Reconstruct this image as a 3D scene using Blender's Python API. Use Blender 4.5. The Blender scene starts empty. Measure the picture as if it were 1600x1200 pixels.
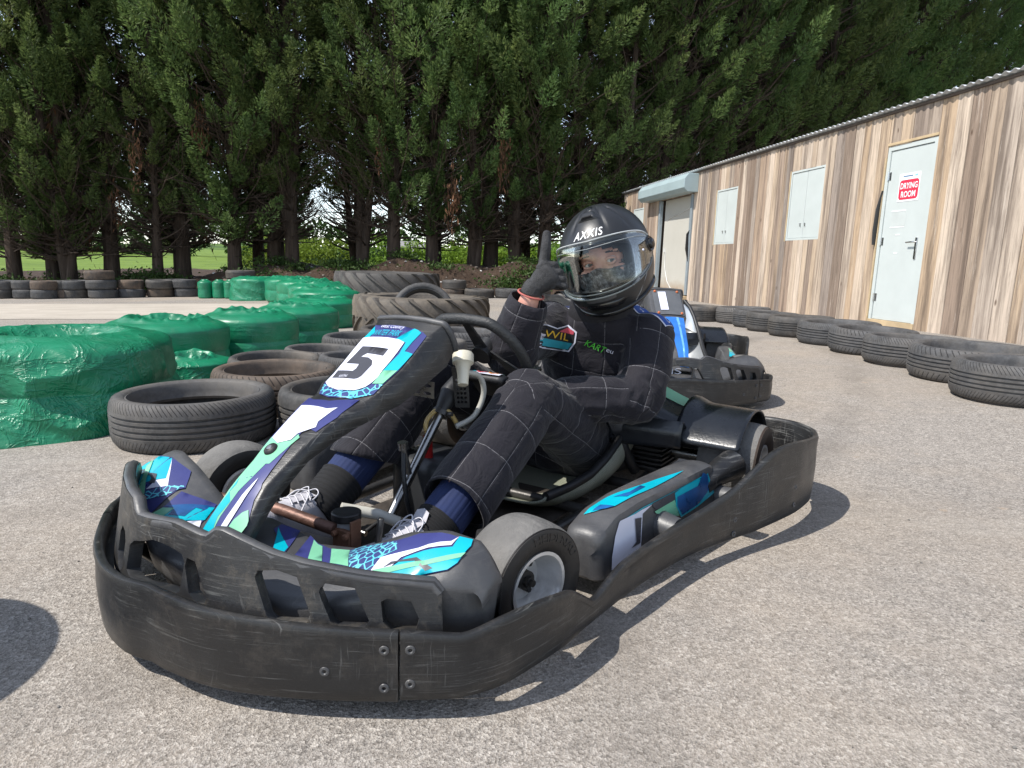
import bpy, bmesh, math, random
import numpy as np
from math import sin, cos, pi, radians, atan2, sqrt, hypot
from mathutils import Vector, Matrix, noise
from mathutils.bvhtree import BVHTree
from mathutils.geometry import delaunay_2d_cdt

random.seed(7)
scene = bpy.context.scene
COL = scene.collection

# ------------------------------------------------------------------ object helpers
def link(o, parent=None):
    COL.objects.link(o)
    if parent is not None: o.parent = parent
    return o

def tag(o, label=None, cat=None, group=None, kind=None):
    if label: o['label'] = label
    if cat: o['category'] = cat
    if group: o['group'] = group
    if kind: o['kind'] = kind
    return o

def thing(name, label, cat, loc=(0,0,0), rz=0.0, group=None):
    o = bpy.data.objects.new(name, None); link(o)
    o.location = loc; o.rotation_euler = (0,0,rz)
    o.empty_display_size = .1
    return tag(o, label, cat, group)

def copy_tree(o, parent=None):
    c = o.copy(); COL.objects.link(c)
    if parent is not None: c.parent = parent
    for ch in list(o.children): copy_tree(ch, c)
    return c

class MB:
    """collects verts and faces of one mesh"""
    def __init__(s): s.v=[]; s.f=[]; s.m=[]
    def add(s, vs, fs, mi=0, M=None):
        n=len(s.v)
        for p in vs:
            p=Vector(p)
            s.v.append(M@p if M is not None else p)
        for f in fs:
            s.f.append([i+n for i in f]); s.m.append(mi)
        return s
    def box(s, c, size, mi=0, M=None):
        x,y,z=[a/2 for a in size]; c=Vector(c)
        vs=[c+Vector((a*x,b*y,d*z)) for a in(-1,1) for b in(-1,1) for d in(-1,1)]
        return s.add(vs,[(0,1,3,2),(4,6,7,5),(0,4,5,1),(2,3,7,6),(0,2,6,4),(1,5,7,3)],mi,M)
    def grid(s, fn, nu, nv, mi=0, cu=False, cv=False, M=None):
        vs=[]; 
        for i in range(nu):
            for j in range(nv):
                vs.append(fn(i/(nu if cu else nu-1), j/(nv if cv else nv-1)))
        fs=[]
        for i in range(nu if cu else nu-1):
            for j in range(nv if cv else nv-1):
                a=i*nv+j; b=((i+1)%nu)*nv+j; c=((i+1)%nu)*nv+(j+1)%nv; d=i*nv+(j+1)%nv
                fs.append((a,b,c,d))
        return s.add(vs,fs,mi,M)
    def rings(s, rings, mi=0, caps=True, closed=True):
        n=len(rings[0]); vs=[p for r in rings for p in r]; fs=[]
        for i in range(len(rings)-1):
            for j in range(n if closed else n-1):
                a=i*n+j; b=i*n+(j+1)%n
                fs.append((a,b,b+n,a+n))
        if caps and closed:
            fs.append(tuple(range(n-1,-1,-1))); k=(len(rings)-1)*n
            fs.append(tuple(range(k,k+n)))
        return s.add(vs,fs,mi)
    def tube(s, path, r, n=10, mi=0, caps=True, closed=False, flat=1.0, up=None):
        P=[Vector(p) for p in path]; N=len(P)
        rr=(lambda t:r) if not callable(r) and not isinstance(r,(list,tuple)) else (r if callable(r) else (lambda t:np.interp(t,np.linspace(0,1,len(r)),r)))
        ref=Vector(up) if up is not None else None; rings=[]; prev=None
        for i in range(N):
            if closed: T=P[(i+1)%N]-P[i-1]
            else: T=P[min(i+1,N-1)]-P[max(i-1,0)]
            T.normalize()
            if prev is None:
                a=ref if ref is not None else (Vector((0,0,1)) if abs(T.z)<.9 else Vector((1,0,0)))
            else: a=prev
            u=a-T*a.dot(T)
            if u.length<1e-6: u=Vector((1,0,0)).cross(T)
            u.normalize(); w=T.cross(u); prev=u
            R=float(rr(i/max(N-1,1)))
            rings.append([P[i]+u*(R*flat*cos(2*pi*k/n))+w*(R*sin(2*pi*k/n)) for k in range(n)])
        if closed:
            vs=[p for r_ in rings for p in r_]; fs=[]
            for i in range(N):
                for j in range(n):
                    fs.append((i*n+j,i*n+(j+1)%n,((i+1)%N)*n+(j+1)%n,((i+1)%N)*n+j))
            return s.add(vs,fs,mi)
        return s.rings(rings,mi,caps)
    def lathe(s, prof, n=48, mi=0, M=None, closed=True):
        """prof: list of (r,z) revolved about z; closed joins last to first"""
        k=len(prof); vs=[]; fs=[]
        for i in range(n):
            a=2*pi*i/n
            for r,z in prof: vs.append((r*cos(a),r*sin(a),z))
        for i in range(n):
            for j in range(k if closed else k-1):
                a=i*k+j; b=i*k+(j+1)%k; c=((i+1)%n)*k+(j+1)%k; d=((i+1)%n)*k+j
                fs.append((a,d,c,b))
        return s.add(vs,fs,mi,M)
    def cyl(s, a, b, r, n=14, mi=0, r2=None):
        return s.tube([a,b],[r,r if r2 is None else r2],n,mi)
    def ball(s, c, r, mi=0, nu=16, nv=10, M=None):
        c=Vector(c); r=Vector(r) if not isinstance(r,(int,float)) else Vector((r,r,r))
        vs=[c+Vector((0,0,r.z))]; 
        for i in range(1,nv):
            e=pi/2-pi*i/nv
            for j in range(nu):
                a=2*pi*j/nu; vs.append(c+Vector((r.x*cos(e)*cos(a),r.y*cos(e)*sin(a),r.z*sin(e))))
        vs.append(c-Vector((0,0,r.z))); fs=[]
        for j in range(nu): fs.append((0,1+j,1+(j+1)%nu))
        for i in range(nv-2):
            for j in range(nu):
                a=1+i*nu+j; b=1+i*nu+(j+1)%nu
                fs.append((a,a+nu,b+nu,b))
        L=len(vs)-1; k=1+(nv-2)*nu
        for j in range(nu): fs.append((L,k+(j+1)%nu,k+j))
        return s.add(vs,fs,mi,M)
    def prism(s, poly, h, mi=0, M=None):
        n=len(poly); vs=[(x,y,0) for x,y in poly]+[(x,y,h) for x,y in poly]
        fs=[tuple(range(n-1,-1,-1)),tuple(range(n,2*n))]+[(i,(i+1)%n,(i+1)%n+n,i+n) for i in range(n)]
        return s.add(vs,fs,mi,M)
    def mesh(s, name, mats=(), smooth=40):
        me=bpy.data.meshes.new(name)
        me.from_pydata([tuple(p) for p in s.v],[],s.f)
        for m in (mats if isinstance(mats,(list,tuple)) else [mats]): me.materials.append(m)
        if any(s.m): me.polygons.foreach_set('material_index',s.m)
        fin(me,smooth)
        return me
    def build(s, name, mats=(), parent=None, smooth=40, bevel=0, bseg=2, solid=0, soff=-1):
        o=bpy.data.objects.new(name,s.mesh(name,mats,smooth)); link(o,parent)
        if solid:
            md=o.modifiers.new('solid','SOLIDIFY'); md.thickness=solid; md.offset=soff
        if bevel:
            md=o.modifiers.new('bevel','BEVEL'); md.width=bevel; md.segments=bseg; md.limit_method='ANGLE'; md.angle_limit=radians(35)
            md.harden_normals=False
        return o

def fin(me, smooth=40):
    bm=bmesh.new(); bm.from_mesh(me)
    bmesh.ops.recalc_face_normals(bm, faces=bm.faces)
    bm.to_mesh(me); bm.free()
    if smooth:
        me.polygons.foreach_set('use_smooth',[True]*len(me.polygons))
        me.set_sharp_from_angle(angle=radians(smooth))
    me.update()

def inpoly(p, poly):
    x,y=p; r=False; n=len(poly); j=n-1
    for i in range(n):
        xi,yi=poly[i]; xj,yj=poly[j]
        if (yi>y)!=(yj>y) and x<(xj-xi)*(y-yi)/(yj-yi)+xi: r=not r
        j=i
    return r

def tri2d(outer, holes=(), step=.02):
    """triangulate a 2d outline with holes and inner points every STEP"""
    def dense(pl):
        o=[]; n=len(pl)
        for i in range(n):
            a=pl[i]; b=pl[(i+1)%n]; L=hypot(b[0]-a[0],b[1]-a[1]); k=max(1,int(L/step))
            for t in range(k): o.append((a[0]+(b[0]-a[0])*t/k,a[1]+(b[1]-a[1])*t/k))
        return o
    vs=[]; ed=[]
    loops=[dense(outer)]+[dense(h) for h in holes]
    for L in loops:
        k=len(vs); vs+=L; ed+=[(k+i,k+(i+1)%len(L)) for i in range(len(L))]
    xs=[p[0] for p in outer]; ys=[p[1] for p in outer]
    y=min(ys)+step*.5; r=0
    while y<max(ys):
        x=min(xs)+step*(.5 if r%2 else .25)
        while x<max(xs):
            if inpoly((x,y),outer) and not any(inpoly((x,y),h) for h in holes) and all(hypot(x-q[0],y-q[1])>step*.45 for L in loops for q in L): vs.append((x,y))
            x+=step
        y+=step*.87; r+=1
    V,E,F,*_=delaunay_2d_cdt([Vector(p) for p in vs],ed,[],0,1e-6)
    fs=[]
    for f in F:
        c=(sum(V[i].x for i in f)/len(f),sum(V[i].y for i in f)/len(f))
        if inpoly(c,loops[0]) and not any(inpoly(c,h) for h in loops[1:]): fs.append(tuple(f))
    return [(v.x,v.y) for v in V],fs

def surf_map(surf, u, v, off, eps=.01):
    p=Vector(surf(u,v)); a=Vector(surf(u+eps,v))-Vector(surf(u-eps,v)); b=Vector(surf(u,v+eps))-Vector(surf(u,v-eps))
    n=a.cross(b); n.normalize()
    return p,n

def decals(name, items, surf, mats, parent, ku=.05, step=.012, off=.0008, flip=1, base=0):
    """items: list of (polygon in surface u,v ; material index). Each later polygon lies a hair above the one before."""
    mb=MB()
    for k,(poly,mi) in enumerate(items):
        pl=[(p[0]*ku,p[1]) for p in poly]
        V,F=tri2d(pl,(),step)
        vs=[]
        for (x,y) in V:
            p,n=surf_map(surf,x/ku,y,0)
            vs.append(p+n*flip*(off*(k+1+base)))
        mb.add(vs,F,mi)
    o=mb.build(name,mats,parent,smooth=0)
    for p in o.data.polygons: p.use_smooth=True
    return o

_txt={}
def text_poly(s, shear=0.0, space=1.0, bold=0.0):
    """verts (2d, height of capitals about .7) and faces of a line of writing"""
    key=(s,shear,space,bold)
    if key in _txt: return _txt[key]
    cu=bpy.data.curves.new('writing','FONT'); cu.body=s; cu.size=1; cu.shear=shear; cu.space_character=space; cu.resolution_u=3; cu.offset=bold
    o=bpy.data.objects.new('writing',cu); COL.objects.link(o)
    dg=bpy.context.evaluated_depsgraph_get(); me=bpy.data.meshes.new_from_object(o.evaluated_get(dg))
    bm=bmesh.new(); bm.from_mesh(me); bmesh.ops.triangulate(bm,faces=bm.faces); bm.verts.index_update()
    V=[(v.co.x,v.co.y) for v in bm.verts]; F=[tuple(v.index for v in f.verts) for f in bm.faces]
    bm.free(); bpy.data.objects.remove(o); bpy.data.meshes.remove(me); bpy.data.curves.remove(cu)
    x0=min(p[0] for p in V); x1=max(p[0] for p in V); y0=min(p[1] for p in V); y1=max(p[1] for p in V)
    V=[((x-x0)/(x1-x0),(y-y0)/(y1-y0)) for x,y in V]      # unit box
    _txt[key]=(V,F,(x1-x0)/(y1-y0))
    return _txt[key]

# ------------------------------------------------------------------ materials
class N:
    def __init__(s, name):
        s.m=bpy.data.materials.new(name); s.m.use_nodes=True; s.t=s.m.node_tree
        s.b=s.t.nodes['Principled BSDF']; s.tc=None
    def n(s, typ, **kw):
        nd=s.t.nodes.new(typ)
        for k,v in kw.items():
            if k.startswith('i_'):
                key=k[2:].replace('_',' ')
                nd.inputs[int(key) if key.isdigit() else key].default_value=v
            else: setattr(nd,k,v)
        return nd
    def l(s,a,b): s.t.links.new(a,b)
    def coord(s, kind='Object', scale=(1,1,1)):
        if s.tc is None: s.tc=s.n('ShaderNodeTexCoord')
        mp=s.n('ShaderNodeMapping'); mp.inputs['Scale'].default_value=scale
        s.l(s.tc.outputs[kind],mp.inputs['Vector']); return mp.outputs[0]
    def noise(s, scale, detail=4, rough=.6, kind='Object', sc=(1,1,1), dist=0):
        nd=s.n('ShaderNodeTexNoise'); nd.inputs['Scale'].default_value=scale; nd.inputs['Detail'].default_value=detail
        nd.inputs['Roughness'].default_value=rough; nd.inputs['Distortion'].default_value=dist
        s.l(s.coord(kind,sc),nd.inputs['Vector']); return nd.outputs['Fac']
    def ramp(s, src, stops):
        r=s.n('ShaderNodeValToRGB'); el=r.color_ramp.elements
        while len(el)<len(stops): el.new(.5)
        for e,(p,c) in zip(el,stops):
            e.position=p; e.color=(c,c,c,1) if isinstance(c,(int,float)) else (*c,1)
        s.l(src,r.inputs[0]); return r.outputs[0]
    def mix(s, f, a, b, mode='MIX'):
        m=s.n('ShaderNodeMix',data_type='RGBA',blend_type=mode)
        for si,v in ((0,f),(6,a),(7,b)):
            sock=m.inputs[si]
            if isinstance(v,(int,float)): sock.default_value=v if si==0 else (v,v,v,1)
            elif isinstance(v,tuple): sock.default_value=(*v,1)
            else: s.l(v,sock)
        return m.outputs[2]
    def math(s, op, a, b=0.0, c=None):
        m=s.n('ShaderNodeMath',operation=op)
        for i,v in enumerate((a,b)+((c,) if c is not None else ())):
            if isinstance(v,(int,float)): m.inputs[i].default_value=v
            else: s.l(v,m.inputs[i])
        return m.outputs[0]
    def bump(s, h, strength=.3, dist=.01, prev=None):
        b=s.n('ShaderNodeBump'); b.inputs['Strength'].default_value=strength; b.inputs['Distance'].default_value=dist
        s.l(h,b.inputs['Height'])
        if prev is not None: s.l(prev,b.inputs['Normal'])
        return b.outputs[0]
    def set(s, col=None, rough=None, metal=None, normal=None, spec=None, **kw):
        for k,v in (('Base Color',col),('Roughness',rough),('Metallic',metal),('Normal',normal),('Specular IOR Level',spec)):
            if v is None: continue
            if isinstance(v,tuple): s.b.inputs[k].default_value=(*v,1)
            elif isinstance(v,(int,float)): s.b.inputs[k].default_value=v
            else: s.l(v,s.b.inputs[k])
        for k,v in kw.items(): s.b.inputs[k.replace('_',' ')].default_value=v
        return s.m

def simple(name, col, rough=.5, metal=0, var=.25, scale=6, bump=0, bscale=60, col2=None, spec=.5, kind='Object'):
    k=N(name); f=k.noise(scale,5,.65,kind)
    c2=col2 if col2 is not None else tuple(c*(1-var) for c in col)
    c=k.mix(k.ramp(f,[(.35,0),(.65,1)]),c2,col)
    nm=k.bump(k.noise(bscale,4,.6,kind),bump,.01) if bump else None
    r=k.math('MULTIPLY_ADD',f,.25,rough-.12)
    return k.set(c,r,metal,nm,spec)

def plastic(name, base=.016, dust=.12, scratch=1.0, rough=.36, dirt=(.20,.17,.14), amt=.35):
    """black kart plastic: fine scratches in several directions, greyed patches and dust"""
    k=N(name)
    big=k.noise(5,6,.7)
    patch=k.ramp(big,[(.42,0),(.72,1)])
    c=k.mix(k.math('MULTIPLY',patch,.38),(base,base,base*1.06),(base*2.4,base*2.4,base*2.35))
    s1=k.noise(1,8,.75,sc=(7,7,190),dist=.6)         # scuffs running along the part
    zone=k.ramp(k.noise(3.2,5,.7),[(.38,0),(.58,1)])
    c=k.mix(k.math('MULTIPLY',k.math('MULTIPLY',k.ramp(s1,[(.56,0),(.62,1)]),zone),.65*scratch),c,(.12,.12,.115))
    tot=None
    for rot,sc,th in (((.3,.35,.5),(230,6,7),.66),((.5,-.45,-.4),(7,6,260),.665),((.7,.95,.9),(300,9,8),.67),((-.5,.3,1.2),(8,240,9),.665),((.2,-.2,.3),(6,5,330),.655)):
        mp=k.n('ShaderNodeMapping'); mp.inputs['Rotation'].default_value=rot; mp.inputs['Scale'].default_value=sc
        if k.tc is None: k.tc=k.n('ShaderNodeTexCoord')
        k.l(k.tc.outputs['Object'],mp.inputs[0]); nt=k.n('ShaderNodeTexNoise'); nt.inputs['Scale'].default_value=1; nt.inputs['Detail'].default_value=3; nt.inputs['Roughness'].default_value=.5; nt.inputs['Distortion'].default_value=1.1
        k.l(mp.outputs[0],nt.inputs[0]); f=k.ramp(nt.outputs['Fac'],[(th,0),(th+.03,1)])
        tot=f if tot is None else k.math('MAXIMUM',tot,f)
    c=k.mix(k.math('MULTIPLY',k.math('MULTIPLY',tot,k.ramp(k.noise(4.0,4,.65),[(.50,.0),(.66,1)])),.36*scratch),c,(.25,.25,.24))
    d=k.math('MULTIPLY',k.ramp(k.noise(11,7,.8),[(.5,0),(.8,1)]),amt)
    c=k.mix(d,c,dirt)
    r=k.math('ADD',k.math('MULTIPLY',patch,.22),rough)
    nm=k.bump(s1,.12,.004); nm=k.bump(tot,.15,.002,nm); nm=k.bump(k.noise(160,3,.6),.10,.003,nm)
    return k.set(c,r,0,nm,.5)
# ------------------------------------------------------------------ terrain
def sst(a,b,x):
    t=min(1,max(0,(x-a)/(b-a))); return t*t*(3-2*t)
def gz(x,y):
    w=sst(1.3,3.0,hypot(x-.2,(y-1.9)*.9))
    xx=max(-16,min(x,7)); yy=min(y,30)
    return w*(.033*xx-.004*yy+.012)

def mat_asphalt():
    k=N('asphalt')
    vz=k.n('ShaderNodeTexVoronoi'); vz.inputs['Scale'].default_value=170; k.l(k.coord('Object'),vz.inputs['Vector'])
    vz2=k.n('ShaderNodeTexVoronoi'); vz2.inputs['Scale'].default_value=380; k.l(k.coord('Object'),vz2.inputs['Vector'])
    sep=k.n('ShaderNodeSeparateColor'); k.l(vz.outputs['Color'],sep.inputs[0])
    sep2=k.n('ShaderNodeSeparateColor'); k.l(vz2.outputs['Color'],sep2.inputs[0])
    c=k.ramp(sep.outputs[0],[(0,(.12,.105,.089)),(.35,(.25,.219,.186)),(.75,(.33,.293,.252)),(1,(.49,.445,.39))])
    c=k.mix(.45,c,k.ramp(sep2.outputs[1],[(0,(.07,.064,.058)),(.5,(.25,.23,.21)),(1,(.45,.425,.39))]))
    dirt=k.ramp(k.noise(.55,7,.68),[(.42,0),(.66,1)])
    c=k.mix(k.math('MULTIPLY',dirt,.45),c,(.37,.30,.225))
    dark=k.ramp(k.noise(.32,6,.62,sc=(1,1.6,1)),[(.5,0),(.75,1)])
    c=k.mix(k.math('MULTIPLY',dark,.5),c,(.14,.132,.125))
    fine=k.noise(22,5,.75)
    c=k.mix(.5,c,k.ramp(fine,[(.25,.62),(.75,1.32)]),'MULTIPLY')
    st=k.ramp(k.noise(1.3,5,.7,sc=(.35,2.2,1)),[(.56,0),(.7,1)])
    c=k.mix(k.math('MULTIPLY',st,.34),c,(.42,.385,.335))
    # worn tyre arcs
    tcg=k.n('ShaderNodeTexCoord'); 
    for (cx,cy,rr,wd) in ((-4.5,7.5,6.4,.07),(-4.3,7.4,7.25,.08),(5.5,-3.0,6.1,.06),(9,1,8.8,.09)):
        vm=k.n('ShaderNodeVectorMath',operation='DISTANCE'); k.l(tcg.outputs['Object'],vm.inputs[0]); vm.inputs[1].default_value=(cx,cy,0)
        dd=k.math('ABSOLUTE',k.math('SUBTRACT',k.math('ADD',vm.outputs['Value'],k.math('MULTIPLY',k.noise(.7,2,.5),.35)),rr+.17))
        arc=k.math('MULTIPLY',k.ramp(dd,[(0,1),(wd,.55),(wd*1.6,0)]),k.ramp(k.noise(1.1,5,.75),[(.42,0),(.62,.42)]))
        c=k.mix(arc,c,(.085,.08,.075))
    oil=k.ramp(k.noise(.9,3,.5),[(.70,0),(.76,1)]); c=k.mix(k.math('MULTIPLY',oil,.35),c,(.07,.065,.06))
    spots=k.ramp(k.noise(4.5,3,.5),[(.70,0),(.74,1)])
    c=k.mix(k.math('MULTIPLY',spots,.45),c,(.40,.29,.19))
    h=k.mix(.4,vz.outputs['Distance'],vz2.outputs['Distance'])
    nm=k.bump(h,.55,.006); nm=k.bump(fine,.35,.01,nm)
    return k.set(c,.92,0,nm,.25)

def mat_concrete():
    k=N('pale_concrete')
    c=k.ramp(k.noise(1.2,7,.7,sc=(1,2,1)),[(.3,(.34,.30,.25)),(.7,(.47,.42,.355))])
    c=k.mix(.4,c,k.ramp(k.noise(40,4,.7),[(.3,.7),(.7,1.2)]),'MULTIPLY')
    return k.set(c,.9,0,k.bump(k.noise(50,4,.6),.3,.01),.25)

def mat_earth():
    k=N('bare_earth')
    c=k.ramp(k.noise(1.4,8,.72),[(.3,(.035,.023,.016)),(.55,(.070,.046,.032)),(.75,(.115,.085,.062))])
    c=k.mix(k.ramp(k.noise(9,4,.7),[(.6,0),(.72,.5)]),c,(.23,.19,.15))
    return k.set(c,.95,0,k.bump(k.noise(6,8,.75),.9,.12),.2)

def mat_grass():
    k=N('meadow_grass')
    c=k.ramp(k.noise(.16,7,.7),[(.3,(.075,.125,.018)),(.6,(.15,.22,.035)),(.8,(.22,.25,.06))])
    return k.set(c,.9,0,k.bump(k.noise(3,6,.7),.6,.2),.2)

M_ASPH=mat_asphalt(); M_CONC=mat_concrete(); M_EARTH=mat_earth(); M_GRASS=mat_grass()

def axis(a,b,fine0,fine1,f,c):
    o=[a]; 
    while o[-1]<b:
        x=o[-1]; st=f if fine0<=x<fine1 else c
        o.append(min(b,x+st))
    return o
def sheet(name, xs, ys, fz, mat, kind='structure'):
    nx,ny=len(xs),len(ys); mb=MB()
    vs=[(x,y,fz(x,y)) for x in xs for y in ys]
    fs=[(i*ny+j,(i+1)*ny+j,(i+1)*ny+j+1,i*ny+j+1) for i in range(nx-1) for j in range(ny-1)]
    mb.add(vs,fs); o=mb.build(name,mat,None,smooth=180); return tag(o,kind=kind)

# berm crest runs behind the yard; its foot sits near y = 16
def foot(x): return 16.15+.25*sin(x*.6)+.35*sst(-6,0,x)+max(0,x-1)*.85
def crest_h(x): return .28+.45*sst(-11,-4.5,x)+.07*sin(x*1.7)+.05*sin(x*3.9+1)
def berm(x,y):
    t=(y-foot(x))/1.7
    h=crest_h(x)*sst(0,1,t)*(1-.75*sst(2.2,4.5,t))
    n=noise.fractal(Vector((x*.9,y*.9,3)),.8,2.1,5)*.11+noise.noise(Vector((x*3.1,y*3.1,0)))*.05
    return gz(x,y)+h+n*sst(-.05,.35,t)*(1-.7*sst(2.2,4,t))-(.02 if t<0 else 0)

g=sheet('ground',axis(-24,30,-4,6,.5,1.5),axis(-6,60,-2,8,.5,1.5),gz,M_ASPH)
g2=sheet('concrete_apron',axis(-18,-1.2,0,0,.6,.6),axis(9.4,13.1,0,0,.6,.6),lambda x,y:gz(x,y)+.005,M_CONC)
eb=sheet('earth_bank',axis(-26,34,-14,5,.16,.6),axis(15.4,52,15.4,21.5,.16,1.2),berm,M_EARTH)
fld=sheet('field',axis(-420,420,0,0,35,35),axis(19.5,700,0,0,25,25),lambda x,y:-1.0-.004*y+(0 if y>24 else 0)+ (.9 if False else 0)+.012*max(0,y-20)*sst(40,300,y)*.9,M_GRASS)
# far rolling hills
def hill(x,y):
    t=(y-320)/380
    return -3.5+ (13+7*sin(x*.006+1)+4*sin(x*.017))*sst(0,1,t)+3*noise.noise(Vector((x*.01,y*.01,2)))*sst(0,.3,t)
k=N('far_hedged_hills'); c=k.ramp(k.noise(.014,6,.7),[(.38,(.04,.075,.02)),(.5,(.10,.16,.035)),(.62,(.05,.085,.03))])
hl=sheet('hills',axis(-700,700,0,0,25,25),axis(300,760,0,0,23,23),hill,k.set(c,.95,0,None,.1))

# ------------------------------------------------------------------ leaves
def mat_leaf(name, dark, mid, light, trans=.25):
    k=N(name)
    oi=k.n('ShaderNodeObjectInfo')
    f=k.noise(.9,4,.6); f2=k.noise(9,3,.6)
    c=k.ramp(k.math('ADD',k.math('MULTIPLY',f,.6),k.math('MULTIPLY',f2,.4)),[(.3,dark),(.5,mid),(.72,light)])
    hs=k.n('ShaderNodeHueSaturation'); k.l(c,hs.inputs['Color'])
    k.l(k.math('MULTIPLY_ADD',oi.outputs['Random'],.35,.82),hs.inputs['Value'])
    k.l(k.math('MULTIPLY_ADD',oi.outputs['Random'],.03,.485),hs.inputs['Hue'])
    k.set(hs.outputs[0],.6,0,None,.25)
    tr=k.n('ShaderNodeBsdfTranslucent'); k.l(hs.outputs[0],tr.inputs['Color'])
    mx=k.n('ShaderNodeMixShader'); mx.inputs[0].default_value=trans
    k.l(k.b.outputs[0],mx.inputs[1]); k.l(tr.outputs[0],mx.inputs[2])
    k.l(mx.outputs[0],k.t.nodes['Material Output'].inputs['Surface'])
    return k.m
M_NEEDLE=mat_leaf('conifer_sprays',(.046,.082,.026),(.100,.152,.046),(.215,.262,.085),.46)
M_BUSH=mat_leaf('fresh_hedge_leaves',(.07,.13,.012),(.16,.26,.025),(.26,.36,.05),.35)
M_WEED=mat_leaf('bank_weeds',(.02,.045,.010),(.045,.085,.018),(.08,.13,.03),.25)
M_DEAD=simple('dead_brown_sprays',(.16,.075,.035),.9,0,.4,3)
def mat_bark():
    k=N('conifer_bark')
    c=k.ramp(k.noise(2,7,.7,sc=(6,6,.7)),[(.3,(.030,.022,.016)),(.6,(.075,.055,.042)),(.8,(.12,.095,.075))])
    return k.set(c,.95,0,k.bump(k.noise(3,6,.7,sc=(7,7,.6)),.8,.05),.2)
M_BARK=mat_bark()

def leaf_mesh(name, P, D, L, W, rng, mat, bend=.25):
    """many small pointed leaf faces: P centres, D directions, lengths L, widths W"""
    n=len(P); D=D/np.linalg.norm(D,axis=1)[:,None]
    r=rng.normal(size=(n,3)); S=np.cross(D,r); S/=np.linalg.norm(S,axis=1)[:,None]; U=np.cross(S,D)
    a=P-D*(L/2)[:,None]; b=P+S*(W/2)[:,None]+U*(W*bend)[:,None]; c=P+D*(L/2)[:,None]; d=P-S*(W/2)[:,None]+U*(W*bend)[:,None]
    V=np.stack([a,b,c,d],1).reshape(-1,3).astype(np.float32)
    me=bpy.data.meshes.new(name)
    me.vertices.add(4*n); me.vertices.foreach_set('co',V.ravel())
    me.loops.add(4*n); me.loops.foreach_set('vertex_index',np.arange(4*n,dtype=np.int32))
    me.polygons.add(n); me.polygons.foreach_set('loop_start',np.arange(0,4*n,4,dtype=np.int32))
    try: me.polygons.foreach_set('loop_total',np.full(n,4,dtype=np.int32))
    except Exception: pass
    me.materials.append(mat); me.update(); me.validate(); return me

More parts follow.
